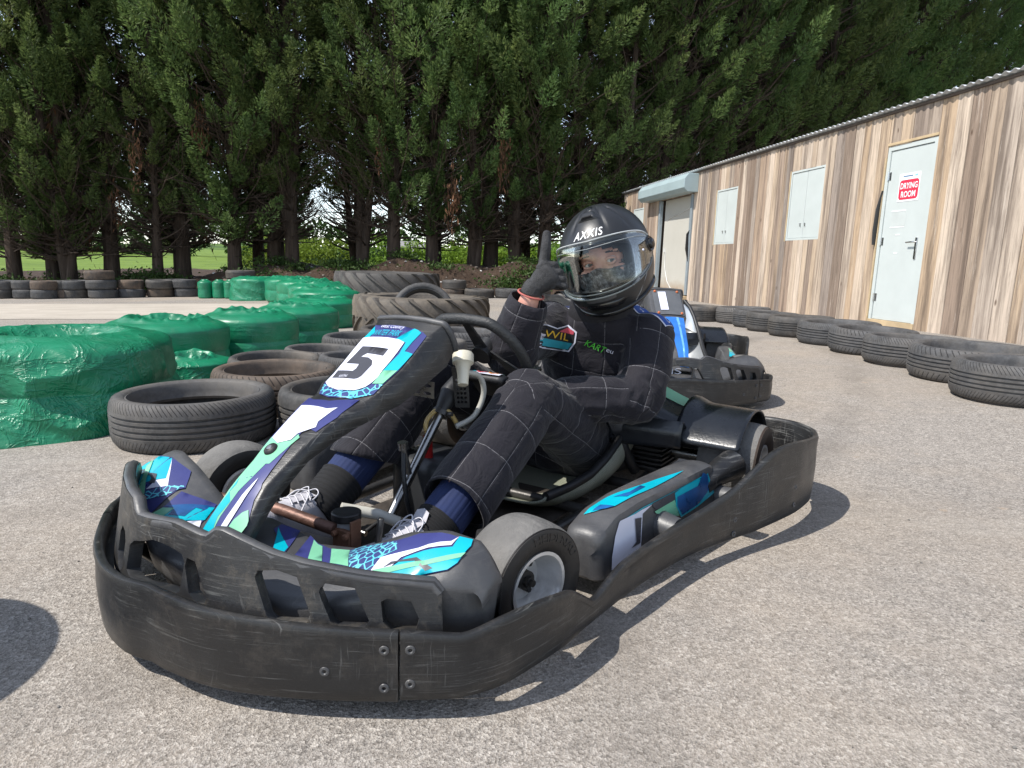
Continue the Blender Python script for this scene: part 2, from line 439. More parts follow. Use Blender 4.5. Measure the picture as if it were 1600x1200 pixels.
def conifer(seed, H, clear, per=270, plumes=350):
    """meshes of one tall conifer: stems with dead lower limbs, a crown of upswept plumes, hanging dead sprays"""
    rng=np.random.default_rng(seed); rd=random.Random(seed)
    mb=MB(); stems=[]
    ns=rd.choice([1,2,2,3])
    for s_ in range(ns):
        a=rd.uniform(0,2*pi); sp=.0 if s_==0 else rd.uniform(.25,.5)
        pts=[]; 
        for i in range(9):
            t=i/8; z=-.3+(H+.3)*t
            q=min(1,z/3.0) if z>0 else 0
            pts.append((cos(a)*sp*q+.07*sin(3*t+a)+.04*noise.noise(Vector((seed,s_*3,z*.8))), sin(a)*sp*q+.07*cos(4*t+s_), z))
        r0=(.125 if s_==0 else .085)*rd.uniform(.8,1.2)
        mb.tube(pts,lambda t,r0=r0:r0*(1.4-.4*min(1,t*14) if t<.07 else 1)*(1-t)**.8+.012,9)
        stems.append((np.array(pts),r0))
    def stem_at(z,s=0):
        p=stems[s][0]; return np.array([np.interp(z,p[:,2],p[:,0]),np.interp(z,p[:,2],p[:,1]),z])
    # bare lower limbs
    for i in range(130):
        z=rd.uniform(.55,clear+2.6); a=rd.uniform(0,2*pi); L=rd.uniform(.5,1.7); b=stem_at(z,rd.randrange(ns))
        up=rd.uniform(-.15,.75)
        pth=[b+np.array([cos(a)*L*t,sin(a)*L*t,L*(up*t*t+.10*t)+.05*noise.noise(Vector((i,t*3,seed)))]) for t in (0,.3,.6,1)]
        mb.tube(pth,lambda t,L=L:.017*L*(1-t)+.004,5,caps=False)
        for q in range(3):
            t0=rd.uniform(.3,.9); p0=np.array(pth[0])*(1-t0)+np.array(pth[3])*t0; a2=a+rd.uniform(-1,1); l2=rd.uniform(.2,.6)
            mb.tube([p0,p0+np.array([cos(a2)*l2*.6,sin(a2)*l2*.6,l2*.25]),p0+np.array([cos(a2)*l2,sin(a2)*l2,l2*.7])],lambda t:.007*(1-t)+.002,4,caps=False)
    # crown: separate upswept plumes, each a tapering tuft, with gaps between them
    Ps=[];Ds=[];Ls=[];Ws=[]
    for i in range(plumes):
        u=(i+rng.random())/plumes; z=clear+(H-clear)*u**1.0
        tt=(z-clear)/(H-clear)
        R=(1.95*(1-tt)**.7+.12)*(.62+.38*min(1,tt*8))
        if z<clear+1.6: R*=rng.uniform(.35,1.0)
        a=i*2.399+rng.normal()*.5; lum=.72+.55*noise.noise(Vector((cos(a)*1.5,sin(a)*1.5,z*.6+seed*7)))
        rr=max(.25,R*lum*(rng.uniform(.85,1.15) if rng.random()<.75 else rng.uniform(.3,.8)))
        b=stem_at(z-.5*R*rng.uniform(.3,.8),rng.integers(ns)); tip=b+np.array([cos(a)*rr,sin(a)*rr,.0]); tip[2]=z+rr*rng.uniform(.0,.45)
        mb.tube([b,(b+tip)/2-np.array([0,0,.06*rr]),tip],lambda t,R=R:.017*R*(1-t)+.004,4,caps=False)
        d=tip-b; d/=np.linalg.norm(d); d=d*1.0+np.array([0,0,.15+.6*rng.random()]); d/=np.linalg.norm(d)
        Lp=rng.uniform(.55,1.0)*(.7+.25*rr); m=int(per*rng.uniform(.8,1.3)*(.5+.55*Lp))
        t=rng.random(m)**1.25; side=rng.normal(size=(m,3)); side-=np.outer(side@d,d); side/=np.linalg.norm(side,axis=1)[:,None]
        wid=.36*Lp*(1-t)**.7*np.minimum(1,.35+t*4)*rng.random(m)**.45
        Pp=tip-d*(.35*Lp)+np.outer(t*Lp,d)+side*wid[:,None]
        Dp=np.tile(d,(m,1))*.8+side*.85+rng.normal(size=(m,3))*.25
        Ps.append(Pp);Ds.append(Dp);Ls.append(rng.uniform(.06,.15,m));Ws.append(rng.uniform(.018,.045,m))
    P=np.concatenate(Ps)
    crown=leaf_mesh('crown',P,np.concatenate(Ds),np.concatenate(Ls),np.concatenate(Ws),rng,M_NEEDLE)
    trunk=mb.mesh('trunk',M_BARK,60)
    Pd=[];Dd=[]
    for i in range(1):
        z=rng.uniform(clear,clear+2.0); a=rng.uniform(0,2*pi); b=stem_at(z)+np.array([cos(a),sin(a),0])*rng.uniform(.6,1.4)
        m=150; q=rng.normal(size=(m,3))*np.array([.09,.09,.30])
        Pd.append(b+q); Dd.append(np.tile([0,0,-1.],(m,1))+rng.normal(size=(m,3))*.35)
    P=np.concatenate(Pd); n=len(P)
    dead=leaf_mesh('dead_foliage',P,np.concatenate(Dd),rng.uniform(.10,.22,n),rng.uniform(.02,.045,n),rng,M_DEAD)
    return trunk,crown,dead

TREES=[conifer(s,H,c) for s,H,c in ((11,15.5,1.1),(23,17,1.9),(37,14.5,.7),(41,16.5,2.1),(58,17.5,1.5))]
def berm_z(x,y): return berm(x,y)
def plant_tree(i, x, y, sc, rz, label, group=None):
    tr,cr,de=TREES[i%len(TREES)]
    t=thing('conifer_tree',label,'tree',(x,y,berm(x,y)-.05),rz,group); t.scale=sc
    for nm,me in (('trunk',tr),('crown',cr),('dead_foliage',de)):
        o=bpy.data.objects.new(nm,me); link(o,t)
    return t
# the front row, placed where each trunk meets the bank, then the row going on behind the hut
row=[(-14.6,17.3),(-12.75,17.6),(-12.0,17.9),(-11.3,17.4),(-10.6,18.2),(-9.3,18.1),(-8.85,18.6),(-7.35,18.0),(-6.5,18.9),(-5.95,18.4),(-4.15,18.9),(-3.35,18.5),(-2.25,18.9),(-1.15,19.1),(-.65,19.7),(-.1,19.2),(.75,19.4),(1.7,20.1),(2.9,20.6),(4.1,21.4),(5.3,22.3),(6.6,23.2),(7.9,24.3),(9.3,25.4),(10.8,26.6),(12.3,28.0),(14.0,29.4),(15.8,31.0),(17.6,32.5),(19.6,34.2),(21.8,36.0),(24.2,38.0),(26.8,40.2),(29.5,42.5),(32.5,45)]
rl=random.Random(5)
spot={2:'conifer whose bare trunk meets the bank left of the stack of three tyres',3:'thick forked conifer trunk standing nearest the stack of three tyres',7:'conifer standing behind the tyres lying on green wrapped barrier',9:'stout dark conifer trunk behind the middle of green barrier',11:'conifer behind the big dark tractor tyre, bright bush at its foot',12:'conifer with two stems beside the far yellow house',13:'conifer with hanging dead brown sprays left of raised glove',16:'conifer standing right behind the raised thumb'}
for i,(x,y) in enumerate(row):
    s=rl.uniform(.92,1.1)*(1.25 if x>3 else 1)
    sc=(s*rl.uniform(.9,1.1),s*rl.uniform(.9,1.1),s*rl.uniform(.95,1.12)*(1.18 if x>3 else 1))
    if i in spot: plant_tree(i*3+1,x,y,sc,rl.uniform(0,6.28),spot[i])
    elif x<3: plant_tree(i*3+1,x,y,sc,rl.uniform(0,6.28),'tall dark conifer in the row along the earth bank','conifers along the bank')
    else: plant_tree(i*3+1,x,y,sc,rl.uniform(0,6.28),'tall conifer rising behind the plank clad hut','conifers behind the hut')
# second, thinner row a little behind the first
for j,(x,y) in enumerate([(-13.6,20.6),(-10.2,21.0),(-7.9,21.2),(-5.0,21.8),(-2.6,22.0),(.2,22.6),(3.4,24.0),(6.2,26.2),(9.8,29.0),(13.6,32.3),(17.5,35.8),(22.5,40.2)]):
    s=rl.uniform(.95,1.1)*(1.3 if x>3 else 1)
    plant_tree(j*2,x,y,(s,s,s*1.15),rl.uniform(0,6.28),'conifer of the second row half hidden behind the front row','conifers of the second row')

# ------------------------------------------------------------------ bushes, weeds, house beyond the bank
def bush_mesh(seed, n=5200, mat=M_BUSH, L=(.05,.10)):
    rng=np.random.default_rng(seed); P=[];D=[]
    cl=[(rng.uniform(-.9,.9),rng.uniform(-.6,.6),rng.uniform(.25,1.0),rng.uniform(.28,.5)) for _ in range(26)]
    for (x,y,z,r) in cl:
        m=n//26; q=rng.normal(size=(m,3)); q/=np.linalg.norm(q,axis=1)[:,None]; rad=r*rng.uniform(.6,1,m)**.5
        p=np.array([x,y,z])+q*rad[:,None]; p[:,2]=np.abs(p[:,2]); P.append(p); D.append(q+rng.normal(size=(m,3))*.7)
    P=np.concatenate(P);D=np.concatenate(D);k=len(P)
    return leaf_mesh('leaves',P,D,rng.uniform(*L,k),rng.uniform(L[0]*.5,L[1]*.6,k),rng,mat)
BM=[bush_mesh(3),bush_mesh(9)]
for i,(x,y,z,s,lab) in enumerate([(-12.4,41,-1.0,2.3,'bright green bush seen between trunks behind the green barrier'),(-6.4,40,-.95,2.2,'bright green bush beside the far yellow house'),(-3.6,40.5,-.95,2.2,'sunlit bush behind the bank right of the far house'),(-.9,41,-.9,2.2,'sunlit bush left of the raised glove'),(1.7,41.5,-.9,2.2,'sunlit bush behind the raised glove'),(4.4,42,-.9,2.3,'sunlit bush behind the black helmet'),(-17.0,48,-1.1,1.9,'low green bush in the field at the far left')]):
    t=thing('bush',lab,'bush',(x,y,z)); t.scale=(s*1.15,s,s*.98)
    o=bpy.data.objects.new('leaves',BM[i%2]); link(o,t)
    st=MB(); st.tube([(0,0,-.6),(.03,0,.2),(.1,.05,.7)],[.05,.03,.01],6); st.build('stem',M_BARK,t)
rng=np.random.default_rng(77)
# weeds on the bank (uncountable)
P=[];D=[]
for _ in range(230):
    x=rng.uniform(-14,2.5); t=rng.uniform(.15,1.5); 
    if noise.noise(Vector((x*.55,t,4)))<-.05 and x>-9: continue
    y=foot(x)+t*1.5; z=berm(x,y); m=rng.integers(40,150); r=rng.uniform(.12,.38)
    q=rng.normal(size=(m,3))*np.array([r,r*.7,r*.35]); q[:,2]=np.abs(q[:,2]); P.append(np.array([x,y,z])+q); D.append(rng.normal(size=(m,3))+np.array([0,0,.6]))
P=np.concatenate(P);D=np.concatenate(D);n=len(P)
wd=bpy.data.objects.new('weeds',leaf_mesh('weeds',P,D,rng.uniform(.05,.12,n),rng.uniform(.03,.06,n),rng,M_WEED)); link(wd); tag(wd,kind='stuff')
# stones and scraps lying on the bank
mb=MB()
for _ in range(420):
    x=rng.uniform(-14,4); t=rng.uniform(0,1.25); y=foot(x)+t*1.6; z=berm(x,y); s=rng.uniform(.012,.05)*(1.8 if rng.random()<.07 else 1)
    M=Matrix.Translation((x,y,z))@Matrix.Rotation(rng.uniform(0,6),4,'Z')@Matrix.Rotation(rng.uniform(-.5,.5),4,'X')
    mb.ball((0,0,0),(s,s*rng.uniform(.6,1),s*rng.uniform(.35,.7)),0 if rng.random()<.88 else 1,6,4,M)
st=mb.build('stones',[simple('bank_stone',(.22,.18,.145),.9,0,.5,2),simple('pale_scrap',(.55,.53,.5),.8)],None,0); tag(st,kind='stuff')
mb=MB()
for _ in range(900):
    x=rng.uniform(-1.5,4.5); y=rng.uniform(.7,7); s=rng.uniform(.0015,.005)
    if hypot(x-.2,y-1.9)<.4: continue
    M=Matrix.Translation((x,y,gz(x,y)+s*.3))@Matrix.Rotation(rng.uniform(0,6),4,'Z')
    mb.ball((0,0,0),(s,s*.8,s*.6),0,5,3,M)
gr=mb.build('gravel',simple('loose_gravel',(.20,.185,.165),.9,0,.6,30),None,0); tag(gr,kind='stuff')
# dark wood far beyond the field
P=[];D=[]
for _ in range(150):
    x=rng.uniform(-170,170); y=rng.uniform(180,215); h=rng.uniform(9,17); m=200
    q=rng.normal(size=(m,3)); q/=np.linalg.norm(q,axis=1)[:,None]; P.append(np.array([x,y,-1.6+h*.5])+q*np.array([4.5,3,h*.5])*rng.uniform(.7,1,(m,1))); D.append(q)
P=np.concatenate(P);D=np.concatenate(D);n=len(P)
dw=bpy.data.objects.new('distant_wood',leaf_mesh('distant_wood',P,D,rng.uniform(.9,1.8,n),rng.uniform(.6,1.1,n),rng,M_WEED)); link(dw); tag(dw,kind='stuff')
# little house across the field
hs=thing('house','small far yellow house with grey roof beyond the bank','house',(-9.6,62,-1.0),.25)
b=MB(); b.box((0,0,1.0),(3.4,2.4,2.6)); b.build('wall',simple('yellow_render',(.75,.55,.25),.9,0,.1),hs)
b=MB(); b.add([(-1.9,-1.45,2.2),(1.9,-1.45,2.2),(1.9,0,3.2),(-1.9,0,3.2),(-1.9,1.45,2.2),(1.9,1.45,2.2)],[(0,1,2,3),(3,2,5,4),(0,3,4),(1,5,2)]); b.build('roof',simple('grey_tiles',(.28,.27,.27),.9),hs,0)
for x in (-1,.0,1):
    b=MB(); b.box((x,-1.21,1.2),(.5,.05,.7)); b.build('window',simple('dark_pane',(.05,.05,.06),.3),hs)
# ------------------------------------------------------------------ hut: local s runs along the wall away from the camera, t out of the wall, z up
WD=Vector((-.14455,.98949,0)).normalized()
HUT=thing('hut','long single storey hut clad in weathered vertical planks with corrugated roof','hut',(4.72,6.585,.115))
HUT.rotation_euler=(0,0,atan2(WD.y,WD.x))     # local +x along the wall, local +y = out of the wall (towards the yard)
def mat_planks():
    k=N('reclaimed_planks')
    at=k.n('ShaderNodeAttribute',attribute_name='tone'); sp=k.n('ShaderNodeSeparateColor'); k.l(at.outputs['Color'],sp.inputs[0])
    base=k.ramp(sp.outputs[0],[(0,(.12,.085,.062)),(.2,(.22,.155,.11)),(.42,(.36,.26,.19)),(.6,(.45,.32,.20)),(.78,(.53,.41,.295)),(1,(.60,.49,.385))])
    grey=k.mix(.22,k.mix(sp.outputs[1],base,(.25,.215,.19)),(.36,.30,.255))
    # grain, shifted per plank
    tc=k.n('ShaderNodeTexCoord'); mp=k.n('ShaderNodeMapping'); mp.inputs['Scale'].default_value=(22,22,1.1)
    k.l(tc.outputs['Object'],mp.inputs[0]); cb=k.n('ShaderNodeCombineXYZ'); k.l(k.math('MULTIPLY',sp.outputs[2],40),cb.inputs[2])
    k.l(cb.outputs[0],mp.inputs['Location'])
    def nz(sc,d,r,di=0):
        n=k.n('ShaderNodeTexNoise'); n.inputs['Scale'].default_value=sc; n.inputs['Detail'].default_value=d; n.inputs['Roughness'].default_value=r; n.inputs['Distortion'].default_value=di
        k.l(mp.outputs[0],n.inputs[0]); return n.outputs[0]
    gr=nz(1.6,7,.72,.8); blot=nz(.35,6,.7)
    c=k.mix(.85,grey,k.ramp(gr,[(.3,.46),(.52,.98),(.75,1.28)]),'MULTIPLY')
    c=k.mix(k.math('MULTIPLY',k.ramp(blot,[(.48,0),(.64,1)]),.75),c,(.10,.075,.06))
    c=k.mix(k.math('MULTIPLY',k.ramp(nz(.9,6,.8,.3),[(.58,0),(.68,1)]),.5),c,(.60,.53,.46))
    kn=k.n('ShaderNodeTexVoronoi'); kn.inputs['Scale'].default_value=1.0
    m2=k.n('ShaderNodeMapping'); m2.inputs['Scale'].default_value=(5,5,2.2); k.l(tc.outputs['Object'],m2.inputs[0]); k.l(m2.outputs[0],kn.inputs[0])
    c=k.mix(k.ramp(kn.outputs['Distance'],[(.04,.75),(.09,0)]),c,(.07,.04,.025))
    nm=k.bump(gr,.5,.006)
    return k.set(c,.88,0,nm,.2)
M_PLANK=mat_planks()
M_STEEL=simple('pale_painted_steel',(.50,.54,.525),.42,0,.07,2.5,0.0)
M_FRAME=simple('galvanised_grey',(.30,.35,.38),.45,.2,.15,4)
M_SHUT=simple('blue_grey_shutter_box',(.33,.415,.43),.4,0,.12,2.2)
M_CREAM=simple('cream_softwood',(.50,.38,.23),.8,0,.25,5)
M_CORR=simple('galvanised_sheet',(.62,.64,.65),.38,.6,.2,3)
M_DARK=simple('dark_void',(.012,.011,.010),.9)
M_CHROME=simple('brushed_steel',(.55,.55,.55),.25,1,.1,20)
Hh=2.52; S0,S1=-4.5,12.6
openings=[(1.19,1.99,.02,2.12),(3.26,4.13,1.08,2.09),(5.87,6.70,1.07,2.06),(7.80,9.75,.05,2.11),(10.9,11.7,1.07,2.05)]
rp=random.Random(12); mb=MB(); tones=[]
def plank(s0,s1,z0,z1,tone):
    d=rp.uniform(0,.006); n=len(mb.f)
    mb.box(((s0+s1)/2,.011+d,(z0+z1)/2),(s1-s0-.005,.022,z1-z0))
    tones.extend([tone]*(len(mb.f)-n))
s=S0
while s<S1:
    w=rp.choice([.21,.2,.19,.16,.22,.12,.18]) if s<3 else rp.choice([.21,.15,.12,.19,.1,.17,.13])
    e=min(S1,s+w); tone=(min(1,max(0,rp.gauss(.58,.33))),rp.choice([0,0,.1,.25,.5,.8]),rp.random())
    cuts=[o for o in openings if o[0]<e-.001 and o[1]>s+.001]
    if not cuts:
        plank(s,e,-.12+rp.uniform(0,.02),Hh,tone)
        s=e; continue
    o=cuts[0]
    if s<o[0]-.02: e=min(e,o[0])
    if s<o[0]-.001 and e<=o[0]+.001: plank(s,e,-.12,Hh,tone); s=e; continue
    e=min(e,o[1]); 
    if o[2]>.3: plank(s,e,-.12,o[2],tone)
    plank(s,e,o[3],Hh,(min(1,max(0,rp.gauss(.6,.27))),rp.choice([0,.1,.3,.6]),rp.random()))
    s=e
me=mb.mesh('wall',M_PLANK,0)
ca=me.color_attributes.new('tone','FLOAT_COLOR','CORNER')
buf=np.ones((len(me.loops),4),dtype=np.float32)
for p,t in zip(me.polygons,tones):
    for li in p.loop_indices: buf[li,:3]=t
ca.data.foreach_set('color',buf.ravel())
wall=bpy.data.objects.new('wall',me); link(wall,HUT)
# carcass behind the cladding (sides, back, inner faces)
b=MB()
for (s0,s1) in ((S0,openings[0][0]),(openings[0][1],openings[1][0]),(openings[1][1],openings[2][0]),(openings[2][1],openings[3][0]),(openings[3][1],openings[4][0]),(openings[4][1],S1)):
    b.box(((s0+s1)/2,-.05,1.15),(s1-s0,.1,2.5))
for o in openings:
    b.box(((o[0]+o[1])/2,-.05,(o[3]+2.4)/2),(o[1]-o[0]-.001,.098,2.4-o[3]))
    if o[2]>.3: b.box(((o[0]+o[1])/2,-.05,(o[2]-.1)/2),(o[1]-o[0]-.001,.098,o[2]+.1))
b.box((S1-.05,-2.6,1.15),(.1,5.0,2.5)); b.box((S0+.05,-2.6,1.15),(.1,5.0,2.5)); b.box(((S0+S1)/2,-5.15,1.15),(S1-S0,.1,2.5))
b.build('carcass',simple('dark_timber_frame',(.09,.065,.05),.9),HUT,0)
# corrugated roof
def roof(u,v):
    s_=S0-.05+(S1-S0+.1)*u; return (s_,.10-5.4*v,Hh+.03+.013*sin(2*pi*s_/.105)-.10*v)
b=MB(); b.grid(roof,1400,5); b.build('roof',M_CORR,HUT,60,solid=.004,soff=-1)
b=MB(); b.box(((S0+S1)/2,.034,Hh-.012),(S1-S0,.022,.028)); b.build('fascia',simple('dark_fascia',(.10,.075,.06),.9),HUT,0)
# drying room door
def leafpanel(name,parent,s0,s1,z0,z1,y,mat,d=.04,bev=.004):
    b=MB(); b.box(((s0+s1)/2,y,(z0+z1)/2),(s1-s0,d,z1-z0)); return b.build(name,mat,parent,0,bevel=bev)
o=openings[0]
fr=MB(); fr.box((o[0]+.025,-.01,1.07),(.05,.06,2.1)); fr.box((o[1]-.025,-.01,1.07),(.05,.06,2.1)); fr.box(((o[0]+o[1])/2,-.01,2.095),(.80-.101,.06,.05))
dr=leafpanel('door',HUT,o[0]+.055,o[1]-.055,.085,2.065,-.012,M_STEEL)
dr['label']='pale grey steel door with red notice'
fo=fr.build('frame',M_STEEL,dr,0,bevel=.003)
b=MB(); b.box(((o[0]+o[1])/2,.012,2.145),(o[1]-o[0]+.01,.04,.03)); b.build('lintel_batten',M_CREAM,dr,0,bevel=.003)
b=MB(); b.box(((o[0]+o[1])/2,0,.025),(o[1]-o[0]-.004,.06,.115)); b.build('threshold',M_CREAM,dr,0,bevel=.003)
b=MB(); b.box((o[1]+.014,.018,1.0),(.024,.03,2.0)); b.build('side_batten',M_CREAM,dr,0)
hx=o[0]+.14
b=MB(); b.box((hx,.014,.93),(.032,.012,.24)); b.tube([(hx,.015,1.0),(hx,.05,1.0),(hx+.03,.055,1.0),(hx+.12,.052,.995)],.009,8); b.build('handle',M_CHROME,dr,50,bevel=.003)
for z in (.35,1.02,1.78):
    b=MB(); b.cyl((o[1]-.05,.018,z-.05),(o[1]-.05,.018,z+.05),.009,8); b.box((o[1]-.075,.0105,z),(.045,.006,.09)); b.build('hinge',M_CHROME,dr,40)
b=MB(); b.box((o[1]-.30,.0095,1.18),(.24,.003,.012)); b.box((o[1]-.30,.0095,1.365),(.24,.003,.012)); b.box((o[1]-.33,.0095,1.09),(.07,.003,.012)); b.box((o[1]-.33,.0095,.88),(.06,.003,.012)); b.build('white_tape',simple('white_tape',(.85,.85,.85),.5,0,.05),dr,0)
b=MB(); b.box((o[1]-.31,.0092,1.272),(.25,.002,.165)); b.build('worn_patch',simple('rubbed_paint',(.50,.535,.52),.5,0,.1,8),dr,0)
b=MB(); b.tube([(o[1]+.005,.03,1.62),(o[1]+.02,.05,1.4),(o[1]+.028,.05,1.15),(o[1]+.03,.04,.98)],[.012,.03,.035,.03],8,flat=.5); b.build('draught_strip',simple('black_rubber_strip',(.02,.02,.02),.6),dr,50)
# notice on the door
sg=thing('notice','red and white drying room notice taped on the pale steel door','sign',(0,0,0)); sg.parent=None
sg.matrix_world=Matrix.LocRotScale(HUT.location,HUT.rotation_euler,None)@Matrix.Translation((1.57,.0095,1.625))@Matrix.Rotation(radians(180),4,'Z')
# local frame of the notice: x to the right as read, z up, y into the door
W_,H_=.345,.315
b=MB(); b.box((0,-.0012,0),(W_,.0016,H_)); b.build('sheet',simple('white_paper',(.82,.82,.82),.6,0,.05,20),sg,0)
def rrect(x0,x1,y0,y1,r,n=5):
    o=[]
    for cx,cy,a0 in ((x1-r,y1-r,0),(x0+r,y1-r,90),(x0+r,y0+r,180),(x1-r,y0+r,270)):
        for i in range(n+1):
            a=radians(a0+90*i/n); o.append((cx+r*cos(a),cy+r*sin(a)))
    return o
XZ=Matrix(((1,0,0,0),(0,0,-1,0),(0,1,0,0),(0,0,0,1)))
b=MB(); pl=rrect(-.158,.158,-.138,.085,.04); b.add([(x,0,0) for x,y in pl],[tuple(range(len(pl)))]); b.v=[Vector((x,-.0024,y)) for x,y in pl]
b.build('red_panel',simple('red_print',(.62,.03,.07),.5,0,.08,30),sg,0)
def text_flat(s,x0,x1,z0,z1,y,name,mat,parent,shear=0,axes=((1,0,0),(0,0,1)),org=(0,0,0)):
    V,F,_=text_poly(s,shear,1.0,.016); ax,az=Vector(axes[0]),Vector(axes[1]); nn=ax.cross(az)
    b=MB(); b.add([Vector(org)+ax*(x0+(x1-x0)*u)+az*(z0+(z1-z0)*v)+nn*y for u,v in V],F); return b.build(name,mat,parent,0)
M_WHITE=simple('white_print',(.85,.85,.85),.5,0,.04)
text_flat('DRYING',-.138,.138,-.016,.052,.0032,'lettering',M_WHITE,sg)
text_flat('ROOM',-.115,.118,-.112,-.042,.0032,'lettering',M_WHITE,sg)
b=MB(); b.box((-.03,-.0026,.125),(.16,.0008,.016)); b.build('header_line',simple('blue_grey_print',(.15,.25,.4),.5),sg,0)
b=MB(); b.box((.105,-.0026,.125),(.05,.0008,.022)); b.build('emblem',simple('pale_blue_print',(.3,.6,.75),.5),sg,0)
# steel window shutters
for k_,o in enumerate((openings[1],openings[2],openings[4])):
    fr=MB(); w=.03
    fr.box((o[0]+w/2,.0,(o[2]+o[3])/2),(w,.05,o[3]-o[2])); fr.box((o[1]-w/2,.0,(o[2]+o[3])/2),(w,.05,o[3]-o[2]))
    fr.box(((o[0]+o[1])/2,.0,o[3]-w/2),(o[1]-o[0]-2*w-.002,.05,w)); fr.box(((o[0]+o[1])/2,.0,o[2]+w/2),(o[1]-o[0]-2*w-.002,.05,w))
    f_=fr.build('window',M_STEEL,HUT,0,bevel=.003)
    mid=(o[0]+o[1])/2
    for (a,c,sgn) in ((o[0]+w+.003,mid-.004,1),(mid+.004,o[1]-w-.003,-1)):
        sh=leafpanel('shutter',f_,a,c,o[2]+w+.003,o[3]-w-.003,.0,M_STEEL,.03)
        b=MB(); hx=(mid-.06 if sgn>0 else mid+.06); b.box((hx,.022,o[2]+.22),(.016,.014,.05)); b.cyl((hx,.02,o[2]+.235),(hx+.03,.03,o[2]+.235),.006,6); b.build('lock',M_CHROME,sh,40)
    if k_<2:
        b=MB(); b.box((o[1]+.014,.016,(o[2]+o[3])/2),(.025,.03,o[3]-o[2]+.02)); b.build('batten',M_CREAM,f_,0)
# roller door: shutter box, jambs, pale inner door with rust stains and a cable
o=openings[3]
b=MB(); pr=[(.0,2.12),(.22,2.12),(.30,2.20),(.30,2.37),(.22,2.48),(.0,2.48)]
b.add([(7.62,y,z) for y,z in pr]+[(10.5,y,z) for y,z in pr],[tuple(range(6)),tuple(range(11,5,-1))]+[(i,(i+1)%6,(i+1)%6+6,i+6) for i in range(6)])
b.v=[v+Vector((0,.026,0)) for v in b.v]
sb=b.build('shutter_box',M_SHUT,HUT,0,bevel=.008)
for s_ in (o[0]+.05,o[1]-.05):
    b=MB(); b.box((s_,.02,1.08),(.09,.07,2.04)); b.build('jamb',M_FRAME,HUT,0,bevel=.004)
k=N('rust_streaked_panel')
tc=k.n('ShaderNodeTexCoord'); sx=k.n('ShaderNodeSeparateXYZ'); k.l(tc.outputs['Object'],sx.inputs[0])
rust=k.math('MULTIPLY',k.ramp(k.math('ADD',sx.outputs[2],k.math('MULTIPLY',k.noise(2.5,6,.7),.5)),[(.25,1),(.62,0)]),.75)
c=k.mix(rust,k.mix(k.noise(1.5,5,.7),(.40,.385,.34),(.50,.485,.44)),(.26,.135,.04))
b=MB(); b.box(((o[0]+o[1])/2,-.085,1.08),(o[1]-o[0]-.19,.03,2.06)); b.build('inner_door',k.set(c,.6,0,None,.3),HUT,0)
b=MB(); b.tube([(8.2,-.06,1.85),(8.6,-.06,1.78),(9.2,-.06,1.72),(9.5,-.06,1.66)],.006,6); b.tube([(9.45,-.06,.95),(9.42,-.06,.6),(9.2,-.055,.3),(8.9,-.055,.12)],.008,6); b.box((9.5,-.06,1.0),(.06,.03,.09)); b.build('cable',simple('white_cable',(.7,.7,.68),.5),HUT,50)
b=MB(); b.tube([(7.83,.0,1.45),(7.9,.06,1.3),(7.86,.07,1.0),(7.82,.05,.75)],[.02,.06,.07,.02],7,flat=.4); b.build('torn_seal',simple('torn_black_rubber',(.02,.02,.022),.6),HUT,50)
b=MB(); b.box(((o[0]+o[1])/2,.05,.0),(o[1]-o[0],.16,.07)); b.build('doorstep',M_CREAM,HUT,0,bevel=.004)
